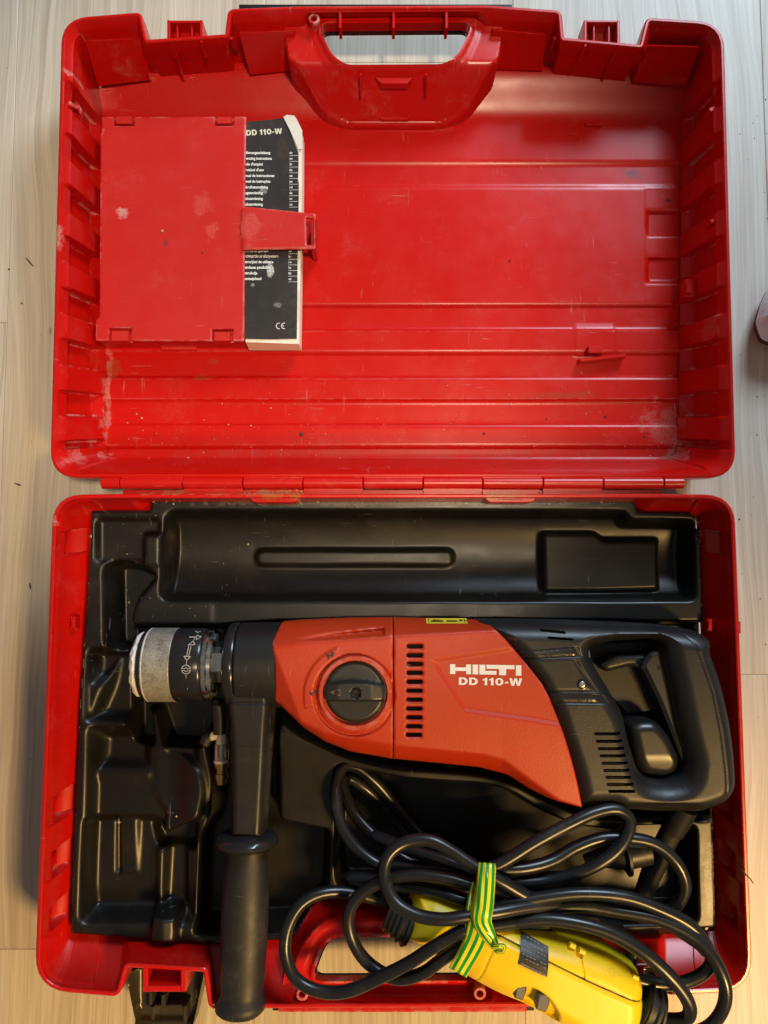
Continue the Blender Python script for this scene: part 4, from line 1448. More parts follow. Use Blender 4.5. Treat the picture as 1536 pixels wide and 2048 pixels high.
relief("trigger_pad", pad_o, lambda U, V, d: 0.071 + 0.0105 * np.sqrt(np.clip(1 - (1 - np.clip(d / 0.009, 0, 1)) ** 2, 0, 1)) - 0.004 * sst(1505, 1560, V), M_PAD, drill, cell=2.0, z0=0.078, zlow=0.045)
relief("handle_web", rp([(1170, 1290), (1330, 1285), (1345, 1420), (1260, 1430), (1190, 1350)], r=6), lambda U, V, d: 0.052 + 0 * U, M_BLK, drill, cell=4, z0=0.06, zlow=0.04)
zz = float(rear_s(1176, 1307))
Geo().prism(rp([(1172, 1300), (1180, 1298), (1182, 1316), (1174, 1318)], r=2, n=3), zz - 0.004, zz + 0.001).build("lock_button", M_CHROME, rear)

# collar, spindle, chuck
lathe_u("gear_collar", [(470, 10), (470, 79), (474, 82), (553, 83), (556, 78), (556, 10)], M_BLK, drill)
lathe_u("collar_ring", [(447, 10), (447, 74), (451, 80), (456, 82), (466, 82.5), (469, 81), (469, 10)], M_BLKG, drill)
sp = lathe((0, float(ax0[1]), ZM), (1, 0, 0), [(xat(412), 0.012), (xat(412), 0.0150), (xat(450), 0.0150), (xat(450), 0.012)], 6)
sp.build("spindle", M_STEEL, drill, ang=20)
ch = lathe_u("chuck", [(342, 10), (342, 70.5), (344, 71.5), (398, 71.5), (401, 70), (401, 66), (404, 66), (404, 10)], M_BLKG, drill)
lathe_u("chuck_ring", [(403, 40), (403, 66), (406, 67.5), (412, 67), (414, 62), (421, 61), (424, 58), (425, 46), (421, 38)], M_CHROME, ch)
# knurled sleeve: diamond pattern on the radius
nu, na = 46, 150
rings = []
for i in range(nu):
    u = 289 + (342 - 289) * i / (nu - 1)
    aa = np.linspace(0, 2 * math.pi, na, endpoint=False)
    k = np.maximum(np.abs(np.mod(aa * 75 / (2 * math.pi) + i * 0.42, 1) - 0.5), np.abs(np.mod(aa * 75 / (2 * math.pi) - i * 0.42, 1) - 0.5))
    r = (71.0 + 2.4 * k) * 0.000430
    rings.append(np.column_stack([np.full(na, xat(u)), ax0[1] + np.cos(aa) * r, ZM + np.sin(aa) * r]))
Geo().loft(rings, True, True).build("knurled_sleeve", M_KNURL, ch, ang=180)
lathe_u("bright_edge", [(284, 60), (284, 69), (287, 71.8), (289, 72), (289, 60)], M_PLASTER, ch)
lathe_u("front_ring", [(272, 30), (272, 62), (275, 66), (283.5, 68), (283.5, 30)], M_BLKG, ch)
# plaster crust on the chuck mouth
rings = []
for h, rr in ((272.5, 63), (268, 64), (262, 60), (258, 52), (257, 40), (260, 20)):
    aa = np.linspace(0, 2 * math.pi, 40, endpoint=False)
    r = (rr + rng.normal(0, 0.9, 40)) * 0.000430
    x = xat(h) + rng.normal(0, 0.00045, 40)
    rings.append(np.column_stack([x, ax0[1] + np.cos(aa) * r, ZM + np.sin(aa) * r]))
Geo().loft(rings, True, True).build("plaster_crust", M_PLASTER, ch, ang=25)
# engraved marks on the chuck


def chuck_z(u, v):
    y = P(u, v, ZM + 0.025)[..., 1]
    return ZM + np.sqrt(np.clip((71.9 * 0.00043) ** 2 - (y - ax0[1]) ** 2, 0, 1))


def ring_line(pts, w):
    return [line_px(a, b, w) for a, b in zip(pts[:-1], pts[1:])]


g = Geo()
arcs = []
cu, cv = 374, 1338
arcs += [ring_poly(cu, cv, 8.2, 9.4, 12, 168, 12), ring_poly(cu, cv, 8.2, 9.4, 192, 348, 12)]
arcs += [line_px((365, 1336.5), (371, 1336.5), 1), line_px((371, 1336.5), (374, 1334), 1), line_px((374, 1334), (377, 1336.5), 1), line_px((377, 1336.5), (383, 1336.5), 1)]
arcs += [line_px((365, 1340), (371, 1340), 1), line_px((371, 1340), (374, 1343), 1), line_px((374, 1343), (377, 1340), 1), line_px((377, 1340), (383, 1340), 1)]
arcs.append(line_px((374.5, 1321), (374.6, 1328), 0.9))
arcs.append(line_px((373.5, 1349), (374.0, 1380), 0.8))
# double headed arrow
arcs += [line_px((374, 1312), (376, 1293), 1.1), line_px((378, 1312), (380.5, 1293), 1.1), line_px((368.5, 1312), (382, 1313), 1.2), line_px((368.5, 1312), (375, 1320), 1.2), line_px((382, 1313), (375, 1320), 1.2),
         line_px((374, 1291), (388, 1290), 1.2), line_px((374, 1291), (383, 1283.5), 1.2), line_px((388, 1290), (383, 1283.5), 1.2)]
arcs += [line_px((384, 1282), (385, 1277), 1), line_px((373, 1276), (386, 1276), 1.6), line_px((387, 1272.5), (397.5, 1275.5), 1.1), line_px((397.5, 1275.5), (388.5, 1281), 1.1), line_px((387, 1272.5), (388.5, 1281), 1.1),
         line_px((381, 1265), (386, 1268), 1), (line_px((386, 1268), (392, 1266), 1))]
polys_px(g, arcs, chuck_z, ZM + 0.028, eps=0.0004)
g.build("chuck_markings", M_GREYP, ch, ang=None)

# side handle: clamp, neck, flange, grip, end cap
arm_o = rp([(457, 1345, 4), (551, 1345, 4), (550, 1405, 10), (546, 1460, 30), (540, 1560, 30), (533, 1672, 8), (462, 1672, 8), (464, 1560, 30), (463, 1460, 30), (457, 1405, 10)], n=5)


def arm_z(U, V, d):
    q = np.clip(d / 0.0075, 0, 1)
    z = 0.066 + (0.0225 - 0.0035 * sst(1440, 1660, V)) * np.sqrt(np.clip(1 - (1 - q) ** 2, 0, 1))
    z -= 0.0010 * sst(2.6, 0.8, np.abs(V - 1399))
    z -= 0.0006 * sst(2.6, 0.8, np.abs(V - 1484)) + 0.0005 * sst(1484, 1490, V)
    return z


hand, _ = relief("side_handle", arm_o, arm_z, M_BLK, drill, cell=2.2, z0=0.070, mirror=0.066, ang=60)
st = []
for v, w, h in ((1662, 60, 0.015), (1668, 108, 0.020), (1677, 124, 0.0228), (1684, 126, 0.0230), (1690, 118, 0.021), (1697, 74, 0.016)):
    st.append((P(494, v, 0.0705), ((w / 2) * 0.000415, 0, 0), (0, 0, h * 1.08)))
sweep(st, nexp=2.0, nseg=40).build("handle_flange", M_BLKG, hand)
st = []
for v, uc, w in ((1690, 496, 76), (1720, 495, 80), (1760, 492, 89), (1800, 490.5, 93), (1850, 489, 93), (1900, 487, 91), (1950, 485, 88), (1976, 484, 84), (1988, 483, 87), (1996, 482, 97), (2004, 481.5, 100), (2014, 481, 97), (2021, 481, 84), (2025, 481, 64), (2027, 481, 30)):
    st.append((P(uc, v, 0.0715), ((w / 2) * 0.000415, 0, 0), (0, 0, (w / 2) * 0.000400)))
sweep(st, nexp=2.15, nseg=40).build("rubber_grip", M_RUBBER, hand)

# water connection below the collar
wa = sweep([(P(u, v, z), (w / 2 * 0.00043, 0, 0), (0, 0, h)) for u, v, w, z, h in ((434, 1398, 20, 0.052, 0.006), (438, 1408, 30, 0.052, 0.010), (441, 1430, 30, 0.052, 0.010), (441, 1466, 26, 0.052, 0.009))], nexp=2.6)
water = wa.build("water_connector", M_BLK, drill)
tube_geo([P(443, v, 0.052) for v in (1464, 1470, 1480, 1487)], [0.0040, 0.0042, 0.0046, 0.0050], 16).build("valve_body", M_NICKEL, water)
tube_geo([P(u, 1472, 0.052) for u in (438, 432, 424, 421)], [0.0026, 0.0034, 0.0040, 0.0032], 16).build("valve_lever", M_NICKEL, water)
tube_geo([P(443, v, 0.052) for v in (1486, 1490, 1500, 1521)], [0.0050, 0.0060, 0.0062, 0.0062], 20).build("sight_glass", M_CLEAR, water)
tube_geo([P(443, v, 0.052) for v in (1488, 1500, 1520)], [0.0020, 0.0022, 0.0020], 10).build("filter", M_NICKEL, water)
tube_geo([P(443, v, 0.052) for v in (1519, 1521, 1525)], [0.0066, 0.0069, 0.0066], 20).build("seal_ring", M_NICKEL, water)
tube_geo([P(443, v, 0.050) for v in (1524, 1534, 1535, 1546, 1547, 1556, 1557, 1568)], [0.0062, 0.0060, 0.0046, 0.0044, 0.0054, 0.0054, 0.0046, 0.0040], 18).build("brass_nipple", M_BRASS, water)
tube_geo([P(u, v, 0.046) for u, v in ((424, 1470), (414, 1476), (408, 1488))], [0.005, 0.006, 0.005], 14).build("rubber_cap", M_RUBBER, water)

# cord sleeve at the foot of the grip
tube_geo([P(u, v, z) for u, v, z in ((1372, 1612, 0.066), (1356, 1640, 0.060), (1344, 1662, 0.056))], [0.0105, 0.0108, 0.0098], 20).build("cord_clamp", M_BLK, drill)
sl_pts = cr([P(u, v, z) for u, v, z in ((1350, 1650, 0.057), (1328, 1690, 0.050), (1310, 1730, 0.044), (1292, 1775, 0.040), (1284, 1800, 0.038))], 6)
tube_geo(sl_pts, [0.0090, 0.0088, 0.0092, 0.0080, 0.0080], 18).build("cord_sleeve", M_RUBBER, drill)

# ------------------------------------------------------------------ power cord
cord = empty("power_cord", tuple(P(950, 1780, 0.012)), "coiled glossy black power cord bundled in loops below the drill", "power cord")
RC = 0.0050


def cable(pts, r=RC, name="cable_loop", n=9, mat=M_CABLE, parent=cord):
    w = cr([P(*p) for p in pts], n)
    k = np.arange(len(w))
    ph = rng.uniform(0, 6, 3)
    w = w + 0.0004 * np.stack([np.sin(k / 5.0 + ph[0]), np.sin(k / 6.3 + ph[1]), 0.6 * np.sin(k / 4.1 + ph[2])], 1)
    r = r * (1 + 0.025 * np.sin(k / 7.0 + ph[0]))
    return tube_geo(w, list(r), 16).build(name, mat, parent, ang=180)


# left side loops
cable([(1120, 1838, 0.094), (1050, 1842, 0.102), (985, 1850, 0.112), (927, 1862, 0.119), (866, 1896, 0.113), (820, 1924, 0.106), (768, 1950, 0.100), (696, 1982, 0.094), (638, 1983, 0.090), (592, 1958, 0.088), (572, 1906, 0.087), (577, 1850, 0.086),
       (602, 1808, 0.084), (647, 1787, 0.080), (703, 1785, 0.074), (768, 1802, 0.070), (830, 1812, 0.074), (930, 1822, 0.085), (1000, 1842, 0.090)])
cable([(1100, 1850, 0.088), (1040, 1858, 0.096), (985, 1868, 0.104), (927, 1893, 0.110), (880, 1922, 0.106), (845, 1945, 0.102), (800, 1957, 0.096), (758, 1942, 0.090), (722, 1912, 0.088), (701, 1870, 0.088), (699, 1824, 0.090), (722, 1788, 0.092), (768, 1762, 0.094),
       (833, 1750, 0.096), (898, 1757, 0.100), (950, 1772, 0.102), (1010, 1790, 0.101), (1090, 1818, 0.095), (1170, 1838, 0.087)])
cable([(1120, 1806, 0.098), (1060, 1813, 0.108), (1000, 1824, 0.116), (931, 1833, 0.120), (882, 1838, 0.121), (833, 1830, 0.118), (794, 1808, 0.114), (772, 1772, 0.110), (768, 1733, 0.107), (784, 1702, 0.105), (817, 1684, 0.103), (859, 1682, 0.103), (900, 1700, 0.105),
       (953, 1734, 0.108), (1000, 1762, 0.108), (1060, 1797, 0.103), (1130, 1818, 0.096), (1200, 1832, 0.088)])
cable([(1120, 1756, 0.080), (1050, 1756, 0.086), (985, 1748, 0.089), (900, 1738, 0.082), (830, 1735, 0.076), (775, 1733, 0.072), (745, 1722, 0.070), (709, 1691, 0.068), (683, 1648, 0.064), (671, 1597, 0.058), (674, 1557, 0.050), (690, 1532, 0.044), (716, 1535, 0.038), (752, 1566, 0.032),
       (790, 1610, 0.026), (830, 1656, 0.022), (880, 1700, 0.022), (950, 1740, 0.026)])
cable([(1100, 1790, 0.078), (1040, 1778, 0.082), (990, 1764, 0.084), (900, 1745, 0.070), (833, 1728, 0.062), (787, 1702, 0.056), (748, 1671, 0.050), (713, 1632, 0.044), (690, 1590, 0.040), (686, 1560, 0.038), (700, 1556, 0.032), (735, 1580, 0.028), (780, 1625, 0.020), (830, 1690, 0.018), (900, 1740, 0.020)])
cable([(1090, 1828, 0.090), (1000, 1815, 0.096), (930, 1801, 0.097), (882, 1786, 0.094), (833, 1776, 0.090), (781, 1767, 0.084), (730, 1757, 0.078), (700, 1757, 0.072), (697, 1766, 0.062), (740, 1776, 0.056), (830, 1790, 0.054)])
cable([(960, 1746, 0.094), (890, 1722, 0.088), (840, 1706, 0.080), (800, 1692, 0.072), (770, 1680, 0.064), (748, 1672, 0.058)])
# right side loops
cable([(950, 1742, 0.100), (1000, 1728, 0.100), (1070, 1686, 0.098), (1140, 1648, 0.095), (1192, 1624, 0.092), (1232, 1618, 0.090), (1257, 1636, 0.090), (1257, 1666, 0.092), (1237, 1697, 0.094), (1195, 1727, 0.094), (1146, 1749, 0.092), (1087, 1763, 0.090), (1000, 1766, 0.090)])
cable([(950, 1752, 0.096), (1000, 1741, 0.096), (1052, 1737, 0.094), (1105, 1722, 0.090), (1157, 1692, 0.086), (1210, 1675, 0.084), (1279, 1680, 0.084), (1324, 1697, 0.084), (1356, 1730, 0.084), (1369, 1771, 0.082), (1358, 1806, 0.078), (1330, 1826, 0.072), (1270, 1836, 0.066)])
cable([(940, 1830, 0.104), (1000, 1813, 0.106), (1070, 1799, 0.106), (1157, 1788, 0.106), (1244, 1793, 0.106), (1314, 1815, 0.105), (1377, 1848, 0.104), (1412, 1890, 0.103), (1421, 1925, 0.101), (1400, 1950, 0.098), (1360, 1966, 0.096), (1310, 1968, 0.098), (1270, 1958, 0.099)])
cable([(940, 1812, 0.100), (1000, 1822, 0.100), (1080, 1815, 0.100), (1160, 1812, 0.100), (1227, 1822, 0.101), (1314, 1838, 0.104), (1384, 1872, 0.108), (1426, 1914, 0.112), (1449, 1966, 0.114), (1447, 2012, 0.112), (1420, 2050, 0.106), (1370, 2072, 0.098)])
cable([(935, 1868, 0.100), (1000, 1849, 0.104), (1087, 1838, 0.107), (1174, 1852, 0.110), (1244, 1879, 0.112), (1307, 1920, 0.114), (1354, 1968, 0.114), (1378, 2012, 0.112), (1371, 2038, 0.106), (1335, 2040, 0.100), (1305, 2028, 0.098)], r=0.0054)
cable([(950, 1770, 0.098), (1005, 1785, 0.098), (1050, 1808, 0.096), (1110, 1830, 0.092), (1180, 1842, 0.088), (1240, 1856, 0.082)])
cable([(960, 1830, 0.088), (1010, 1845, 0.090), (1100, 1838, 0.088), (1200, 1846, 0.086), (1262, 1890, 0.082), (1262, 1935, 0.080)])
cable([(975, 1800, 0.086), (1040, 1810, 0.086), (1120, 1806, 0.086), (1200, 1815, 0.084), (1300, 1832, 0.080), (1390, 1882, 0.090), (1414, 1902, 0.092)])
# thin loose wire end
cable([(1284, 1694, 0.034), (1306, 1684, 0.036), (1313, 1688, 0.036), (1300, 1694, 0.033), (1286, 1699, 0.031)], r=0.0011, name="loose_wire")
# the mains plug, mostly hidden
pl = tube_geo([P(u, v, z) for u, v, z in ((1170, 1724, 0.060), (1200, 1716, 0.062), (1228, 1712, 0.064), (1248, 1708, 0.064))], [0.006, 0.0075, 0.010, 0.012], 18).build("mains_plug", M_RUBBER, cord)
tube_geo([P(u, v, 0.064) for u, v in ((1244, 1709), (1247, 1708.5), (1252, 1707.5), (1255, 1707))], [0.014, 0.0175, 0.0175, 0.014], 26).build("plug_flange", M_RUBBER, pl)
tube_geo([P(u, v, 0.064) for u, v in ((1254, 1707), (1270, 1704), (1296, 1699), (1300, 1698))], [0.0125, 0.0125, 0.0120, 0.009], 22).build("plug_face", M_BLK, pl)

# ------------------------------------------------------------------ yellow in-line breaker
brk = empty("inline_breaker", tuple(P(1080, 1960, 0.076)), "yellow in-line safety switch box with two grey buttons tied to the cord bundle", "safety switch")
yo = rp([(833, 1793, 8), (874, 1797, 6), (960, 1826, 20), (1035, 1854, 20), (1153, 1884, 20), (1216, 1905, 20), (1276, 1942, 6), (1285, 1966, 10), (1284, 2015, 10), (1272, 2074, 8), (1190, 2082, 20), (1113, 2040, 40),
         (1046, 2002, 40), (1000, 1989, 40), (936, 1962, 40), (898, 1938, 30), (832, 1903, 10), (803, 1890, 8)], n=6)
seam = np.array([(812, 1830), (900, 1836), (1000, 1862), (1087, 1901), (1174, 1943), (1290, 1994)], float)
oval = rp([(1016, 1962, 12), (1034, 1947, 14), (1062, 1948, 16), (1092, 1968, 20), (1112, 2002, 18), (1113, 2028, 10), (1090, 2022, 20), (1050, 1996, 20), (1024, 1984, 12)], n=5)


def yel_z(U, V, d):
    mid = 0.078 + 0.018 * sst(800, 1100, U)
    q = np.clip(d / 0.019, 0, 1)
    z = mid + 0.0225 * (1 - (1 - q) ** 2.2) ** 0.6
    sv = np.interp(U, seam[:, 0], seam[:, 1])
    z += 0.0015 * sst(0, 10, V - sv)
    z -= 0.0016 * sst(2.6, 1.0, np.abs(V - sv))
    z -= 0.0070 * sst(0, -8, sdf(U, V, oval))
    # cross seam of the two lid halves
    z -= 0.0012 * sst(2.2, 0.8, np.abs(U - (1153 + 0.06 * (V - 1880)))) * (V < sv)
    # seam at the left collar
    z -= 0.0012 * sst(2.2, 0.8, np.abs(U - (972 - 0.42 * (V - 1905)))) * (V > sv + 20)
    return z


yb, yel_s = relief("housing", yo, yel_z, M_YEL, brk, cell=2.2, z0=0.1, zlow=lambda U, V, Z: 0.060 + 0.016 * sst(800, 1100, U))
# dark seam strip lying in the groove
g = Geo()
polys_px(g, ring_line([tuple(p) for p in np.column_stack([np.linspace(985, 1282, 24), np.interp(np.linspace(985, 1282, 24), seam[:, 0], seam[:, 1])])], 2.0), yel_s, 0.1, eps=0.0004)
polys_px(g, ring_line([(1152, 1884), (1153, 1900), (1155, 1931)], 1.6), yel_s, 0.1, eps=0.0004)
g.build("seam_strip", M_BLKP, yb, ang=None)
for u, v in ((1146, 1893), (1165, 1905), (1272, 1956)):
    zz = float(yel_s(u, v))
    Geo().box(u - 7, v - 4, u + 7, v + 5, zz - 0.004, zz + 0.0012, bev=0.0009, rot=26).build("clip_lug", M_YEL, yb)
for poly in ([(1027, 1954), (1049, 1951), (1047, 1968), (1040, 1985), (1023, 1979)], [(1070, 1970), (1091, 1966), (1092, 1988), (1084, 2006), (1064, 1998)]):
    p = rp(poly, r=3, n=3)
    zz = float(yel_s(*np.mean(poly, axis=0)))
    g = Geo().prism(p, zz - 0.003, zz + 0.0075, zp=0.105, bev=0.0012)
    g.build("rocker_button", M_GREY, yb)
lab = np.array([(1040, 1856), (1090, 1878), (1083, 1926), (1028, 1904)], float)
ga, gb = np.meshgrid(np.linspace(0, 1, 9), np.linspace(0, 1, 9), indexing='ij')
uv = (lab[0] * (1 - ga)[..., None] + lab[1] * ga[..., None]) * (1 - gb)[..., None] + (lab[3] * (1 - ga)[..., None] + lab[2] * ga[..., None]) * gb[..., None]
a = P(uv[..., 0], uv[..., 1], 0.1)
# the label bridges the seam
sv = np.interp(uv[..., 0], seam[:, 0], seam[:, 1])
a[..., 2] = np.maximum(yel_s(uv[..., 0], uv[..., 1]), np.maximum(yel_s(uv[..., 0], uv[..., 1] - 4), yel_s(uv[..., 0], uv[..., 1] + 4)) - 0.0006) + 0.0008
g = Geo().add(a.reshape(-1, 3), [(i * 9 + j, i * 9 + j + 1, (i + 1) * 9 + j + 1, (i + 1) * 9 + j) for i in range(8) for j in range(8)])
lb = g.build("warning_label", flat("label_black", (0.025, 0.025, 0.025), 0.45), yb)
lz = lambda u, v: np.maximum(yel_s(u, v), np.maximum(yel_s(u, np.asarray(v) - 4), yel_s(u, np.asarray(v) + 4)) - 0.0006) + 0.0009
g = Geo()
text_px(g, "AVOID SHOCK HAZARD", 1080.5, 1920.5, 5.2, 51, 203, lz, 0.1, bold=0.02)
for i in range(6):
    t0 = 0.06 + i * 0.125
    p0 = lab[0] * (1 - t0) + lab[3] * t0
    p1 = lab[1] * (1 - t0) + lab[2] * t0
    for s in range(7):
        if (s * 7 + i * 3) % 5 == 0:
            continue
        q0 = p0 + (p1 - p0) * (0.07 + s * 0.125)
        q1 = p0 + (p1 - p0) * (0.07 + s * 0.125 + 0.09)
        polys_px(g, [line_px(q0, q1, 0.9)], lz, 0.1)
g.build("label_lettering", flat("label_print", (0.30, 0.30, 0.29)), lb, ang=None)
g = Geo()
text_px(g, "RED", 1182, 2031, 7.5, 18, 96, yel_s, 0.1, bold=0.015, eps=0.0006)
text_px(g, "ON", 1170, 2031, 7.5, 12, 96, yel_s, 0.1, bold=0.015, eps=0.0006)
polys_px(g, [line_px((1197, 2035), (1194, 2062), 0.8), line_px((1176, 2029), (1197, 2035), 0.6)], yel_s, 0.1, eps=0.0006)
g.build("switch_lettering", M_BLKP, yb, ang=None)
# ribbed rubber ends
pts = [P(u, v, z) for u, v, z in ((822, 1846, 0.080), (812, 1842, 0.080), (800, 1836, 0.079), (788, 1830, 0.078), (776, 1824, 0.077))]
pth = cr(pts, 8)
rad = [0.0185 - 0.006 * t + (0.0011 if int(t * 10) % 2 else -0.0008) for t in np.linspace(0, 1, 33)]
tube_geo(pth, rad, 20).build("ribbed_boot", M_RUBBER, brk, ang=25)
pth = cr([P(u, v, z) for u, v, z in ((1278, 2004, 0.097), (1290, 2010, 0.097), (1302, 2016, 0.096), (1316, 2022, 0.096))], 8)
rad = [0.0200 - 0.003 * t + (0.0010 if int(t * 8) % 2 else -0.0008) for t in np.linspace(0, 1, 25)]
tube_geo(pth, rad, 20).build("ribbed_boot", M_RUBBER, brk, ang=25)

# ------------------------------------------------------------------ striped tape
tape = empty("striped_tape", tuple(P(965, 1820, 0.12)), "yellow and green striped tape strip knotted round the cord bundle", "tape")


def strip(name, pts, wid, parent, nw=9, fold=0.0):
    """band through (u, v, z) with half direction across; wid px list; UV x runs across"""
    c = cr(np.array(pts, float), 8)
    w = np.interp(np.linspace(0, 1, len(c)), np.linspace(0, 1, len(wid)), wid)
    t = np.gradient(c[:, :2], axis=0)
    t /= np.linalg.norm(t, axis=1)[:, None]
    nrm = np.stack([-t[:, 1], t[:, 0]], 1)
    rows = []
    s = np.linspace(-0.5, 0.5, nw)
    for i in range(len(c)):
        q = c[i, :2] + s[:, None] * w[i] * nrm[i]
        z = c[i, 2] - 0.0030 * (2 * s) ** 2 + 0.0006 * np.sin(s * 14 + i * 0.35) + fold * np.sin(i * 0.5)
        rows.append(P(q[:, 0], q[:, 1], z))
    n = len(rows)
    v = np.vstack(rows)
    f = [(i * nw + j, i * nw + j + 1, (i + 1) * nw + j + 1, (i + 1) * nw + j) for i in range(n - 1) for j in range(nw - 1)]
    o = mk(name, v, f, M_TAPE, parent, 180)
    uvl = o.data.uv_layers.new(name="UVMap")
    for lp in o.data.loops:
        i, j = divmod(lp.vertex_index, nw)
        uvl.data[lp.index].uv = (1 - j / (nw - 1), i / n)
    sol = o.modifiers.new("thick", 'SOLIDIFY')
    sol.thickness = 0.0003
    sol.offset = 1
    return o


strip("tape_wrap", [(974, 1752, 0.080), (975, 1730, 0.108), (972, 1760, 0.116), (966, 1800, 0.123), (960, 1840, 0.127), (952, 1875, 0.126), (938, 1905, 0.121), (915, 1945, 0.118)], [34, 34, 36, 40, 44, 44, 42, 40], tape)
strip("tape_tail", [(974, 1726, 0.112), (972, 1760, 0.121), (968, 1810, 0.129), (964, 1840, 0.131), (972, 1862, 0.131), (985, 1884, 0.130), (997, 1906, 0.126)], [33, 37, 38, 38, 33, 22, 8], tape)
strip("tape_curl", [(985, 1894, 0.131), (996, 1893, 0.135), (1006, 1894, 0.134), (1004, 1902, 0.130), (992, 1904, 0.128)], [7, 10, 12, 10, 7], tape, nw=5)
strip("tape_fold", [(948, 1764, 0.110), (943, 1785, 0.113), (938, 1820, 0.121), (932, 1860, 0.122), (931, 1905, 0.119)], [7, 10, 13, 14, 10], tape, nw=5)

# ------------------------------------------------------------------ small things around
# pale rounded shoe tip at the right edge
sp_o = rp([(1517, 642, 8), (1526, 606, 10), (1544, 566, 14), (1640, 540, 40), (1660, 650, 40), (1600, 694, 30), (1528, 676, 12)], n=6)
shoe = empty("slipper", tuple(P(1580, 620, 0)), "pale grey rounded slipper tip with brown sole on the floor beside the red lid", "slipper")
k_ = NT("felt")
k_.l(k_.mix(k_.ramp(k_.noise(120, 6, 0.7), 0.35, 0.65), (0.72, 0.84, 0.93), (0.84, 0.92, 0.97)), k_.b.inputs['Base Color'])
k_.b.inputs['Roughness'].default_value = 0.95
k_.bump(k_.noise(500, 4), 0.4, 0.001)
relief("felt_upper", sp_o, lambda U, V, d: 0.018 + 0.020 * np.sqrt(np.clip(1 - (1 - np.clip(d / 0.0035, 0, 1)) ** 2, 0, 1)) + 0.0005 * np.sin(U / 9.0) * np.sin(V / 7.0), k_.m, shoe, cell=4, z0=0.02, zlow=0.014)
sole = sp_o + np.array([1.5, 3.0])
relief("sole", sole, lambda U, V, d: 0.0145 + 0 * U, flat("brown_sole", (0.16, 0.09, 0.05), 0.9), shoe, cell=5, z0=0.012, zlow=0.0)
# dry straw stuck to the right rim
st_ = cr([P(u, v, z) for u, v, z in ((1483, 1738, 0.074), (1490, 1748, 0.0785), (1499, 1756, 0.078), (1507, 1767, 0.077))], 5)
s_ = tube_geo(st_, [0.0004, 0.0007, 0.0006, 0.0004], 6).build("straw_bit", flat("straw", (0.10, 0.06, 0.03), 0.8))
tag(s_, "thin dark bit of straw caught on the right rim of the case", "straw")
for i, (a, b) in enumerate((((30, 967), (42, 971)), ((52, 516), (66, 532)), ((59, 1166), (61, 1178)))):
    tw = tube_geo(np.linspace(P(a[0], a[1], 0.0008), P(b[0], b[1], 0.0012), 4), [0.0004, 0.0009, 0.0004], 6).build("wood_splinter", flat("splinter%d" % i, (0.09, 0.055, 0.04), 0.8))
    tag(tw, ("dark splinter on the floor beside the hinge gap", "long thin splinter on the floor beside the upper case half", "tiny upright splinter on the floor beside the lower case half")[i], "splinter")

# crumbs of plaster and rubber
g1 = Geo()


def crumb(geo, u, v, z, r):
    c = P(u, v, z)
    pts = [(0, 0, 1), (1, 0, 0), (0, 1, 0), (-1, 0, 0), (0, -1, 0), (0, 0, -0.5)]
    vv = [np.array(c) + np.array(q) * r * np.array([rng.uniform(.5, 1.3), rng.uniform(.5, 1.3), rng.uniform(.3, .7)]) for q in pts]
    geo.add(vv, [(0, 1, 2), (0, 2, 3), (0, 3, 4), (0, 4, 1), (5, 2, 1), (5, 3, 2), (5, 4, 3), (5, 1, 4)])


def lidz(v):
    return ZF - 0.0026 * any(a + 3 < v < b - 3 for a, b in grooves[1:]) + 0.0006


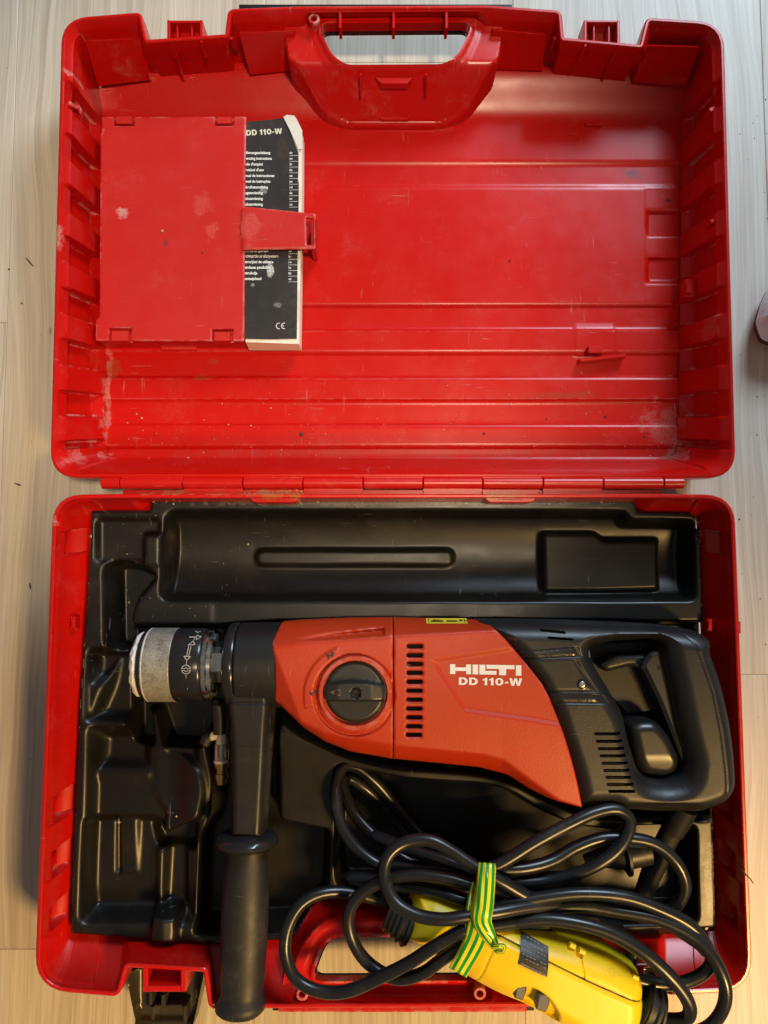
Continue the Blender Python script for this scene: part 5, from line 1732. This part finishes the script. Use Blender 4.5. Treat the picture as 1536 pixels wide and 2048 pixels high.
for _ in range(120):
    u = rng.uniform(215, 1345)
    v = 925 - abs(rng.normal(0, 75))
    if v < 690:
        continue
    crumb(g1, u, v, lidz(v), rng.choice([0.0004, 0.0005, 0.0007, 0.0010], p=[.5, .3, .15, .05]))
for u, v, r in ((1163, 746, 0.0012), (1022, 809, 0.0012), (1074, 796, 0.0009), (895, 771, 0.0009), (283, 836, 0.0013), (273, 828, 0.0009), (376, 915, 0.0010), (1341, 752, 0.0010), (325, 462, 0.0014), (1333, 928, 0.0011)):
    crumb(g1, u, v, lidz(v) if v > 600 else ZC + 0.0008, r)
for _ in range(110):
    u = rng.uniform(300, 1270)
    v = rng.normal(1003, 5)
    crumb(g1, u, max(v, 1000), ZT + 0.0003, rng.choice([0.0004, 0.0006, 0.0010], p=[.6, .3, .1]))
for _ in range(26):
    crumb(g1, rng.choice([rng.uniform(500, 610), rng.uniform(970, 1080)]), rng.uniform(980, 992), 0.0708, rng.choice([0.0005, 0.0009]))
for _ in range(60):
    u, v = rng.uniform(190, 460), rng.uniform(1030, 1300)
    crumb(g1, u, v, float(tray_s(u, v)) + 0.0003, rng.choice([0.0003, 0.0005]))
for u, v, r in ((182, 1073, 0.0014), (496, 1088, 0.0013), (258, 1204, 0.0014), (243, 1180, 0.0008), (229, 1189, 0.0008), (254, 1108, 0.0007), (165, 1730, 0.0013), (237, 1645, 0.0018), (353, 1633, 0.0010)):
    crumb(g1, u, v, float(tray_s(u, v)) + 0.0005, r)
for _ in range(40):
    u, v = rng.uniform(1386, 1404), rng.uniform(1040, 1100)
    crumb(g1, u, v, float(tray_s(u, v)) + 0.0003, 0.0004)
cr1 = g1.build("plaster_crumbs", flat("crumb_plaster", (0.52, 0.42, 0.29), 0.9), ang=None)
tag(cr1, "scattered pale plaster crumbs in the case and tray", "crumbs", kind='stuff')
g2 = Geo()
for _ in range(60):
    u, v = rng.uniform(230, 1340), rng.uniform(760, 930)
    crumb(g2, u, v, lidz(v), rng.choice([0.0003, 0.0005, 0.0007]))
for u, v, r in ((602, 868, 0.0020), (968, 868, 0.0016), (1211, 833, 0.0014), (1020, 521, 0.0012), (405, 505, 0.0011), (1340, 400, 0.0013), (1290, 873, 0.0011), (594, 882, 0.0009), (1093, 838, 0.0012)):
    crumb(g2, u, v, lidz(v) if u != 405 else ZC + 0.0006, r)
for _ in range(32):
    u, v = (rng.uniform(1478, 1536), rng.uniform(120, 1500)) if rng.random() < 0.75 else (rng.uniform(2, 90), rng.uniform(50, 1900))
    crumb(g2, u, v, 0.0002, rng.choice([0.0005, 0.0008, 0.0012], p=[.6, .3, .1]))
cr2 = g2.build("dark_grit", flat("crumb_dark", (0.07, 0.045, 0.03), 0.9), ang=None)
tag(cr2, "dark grit scattered on the red lid floor and wooden boards", "grit", kind='stuff')
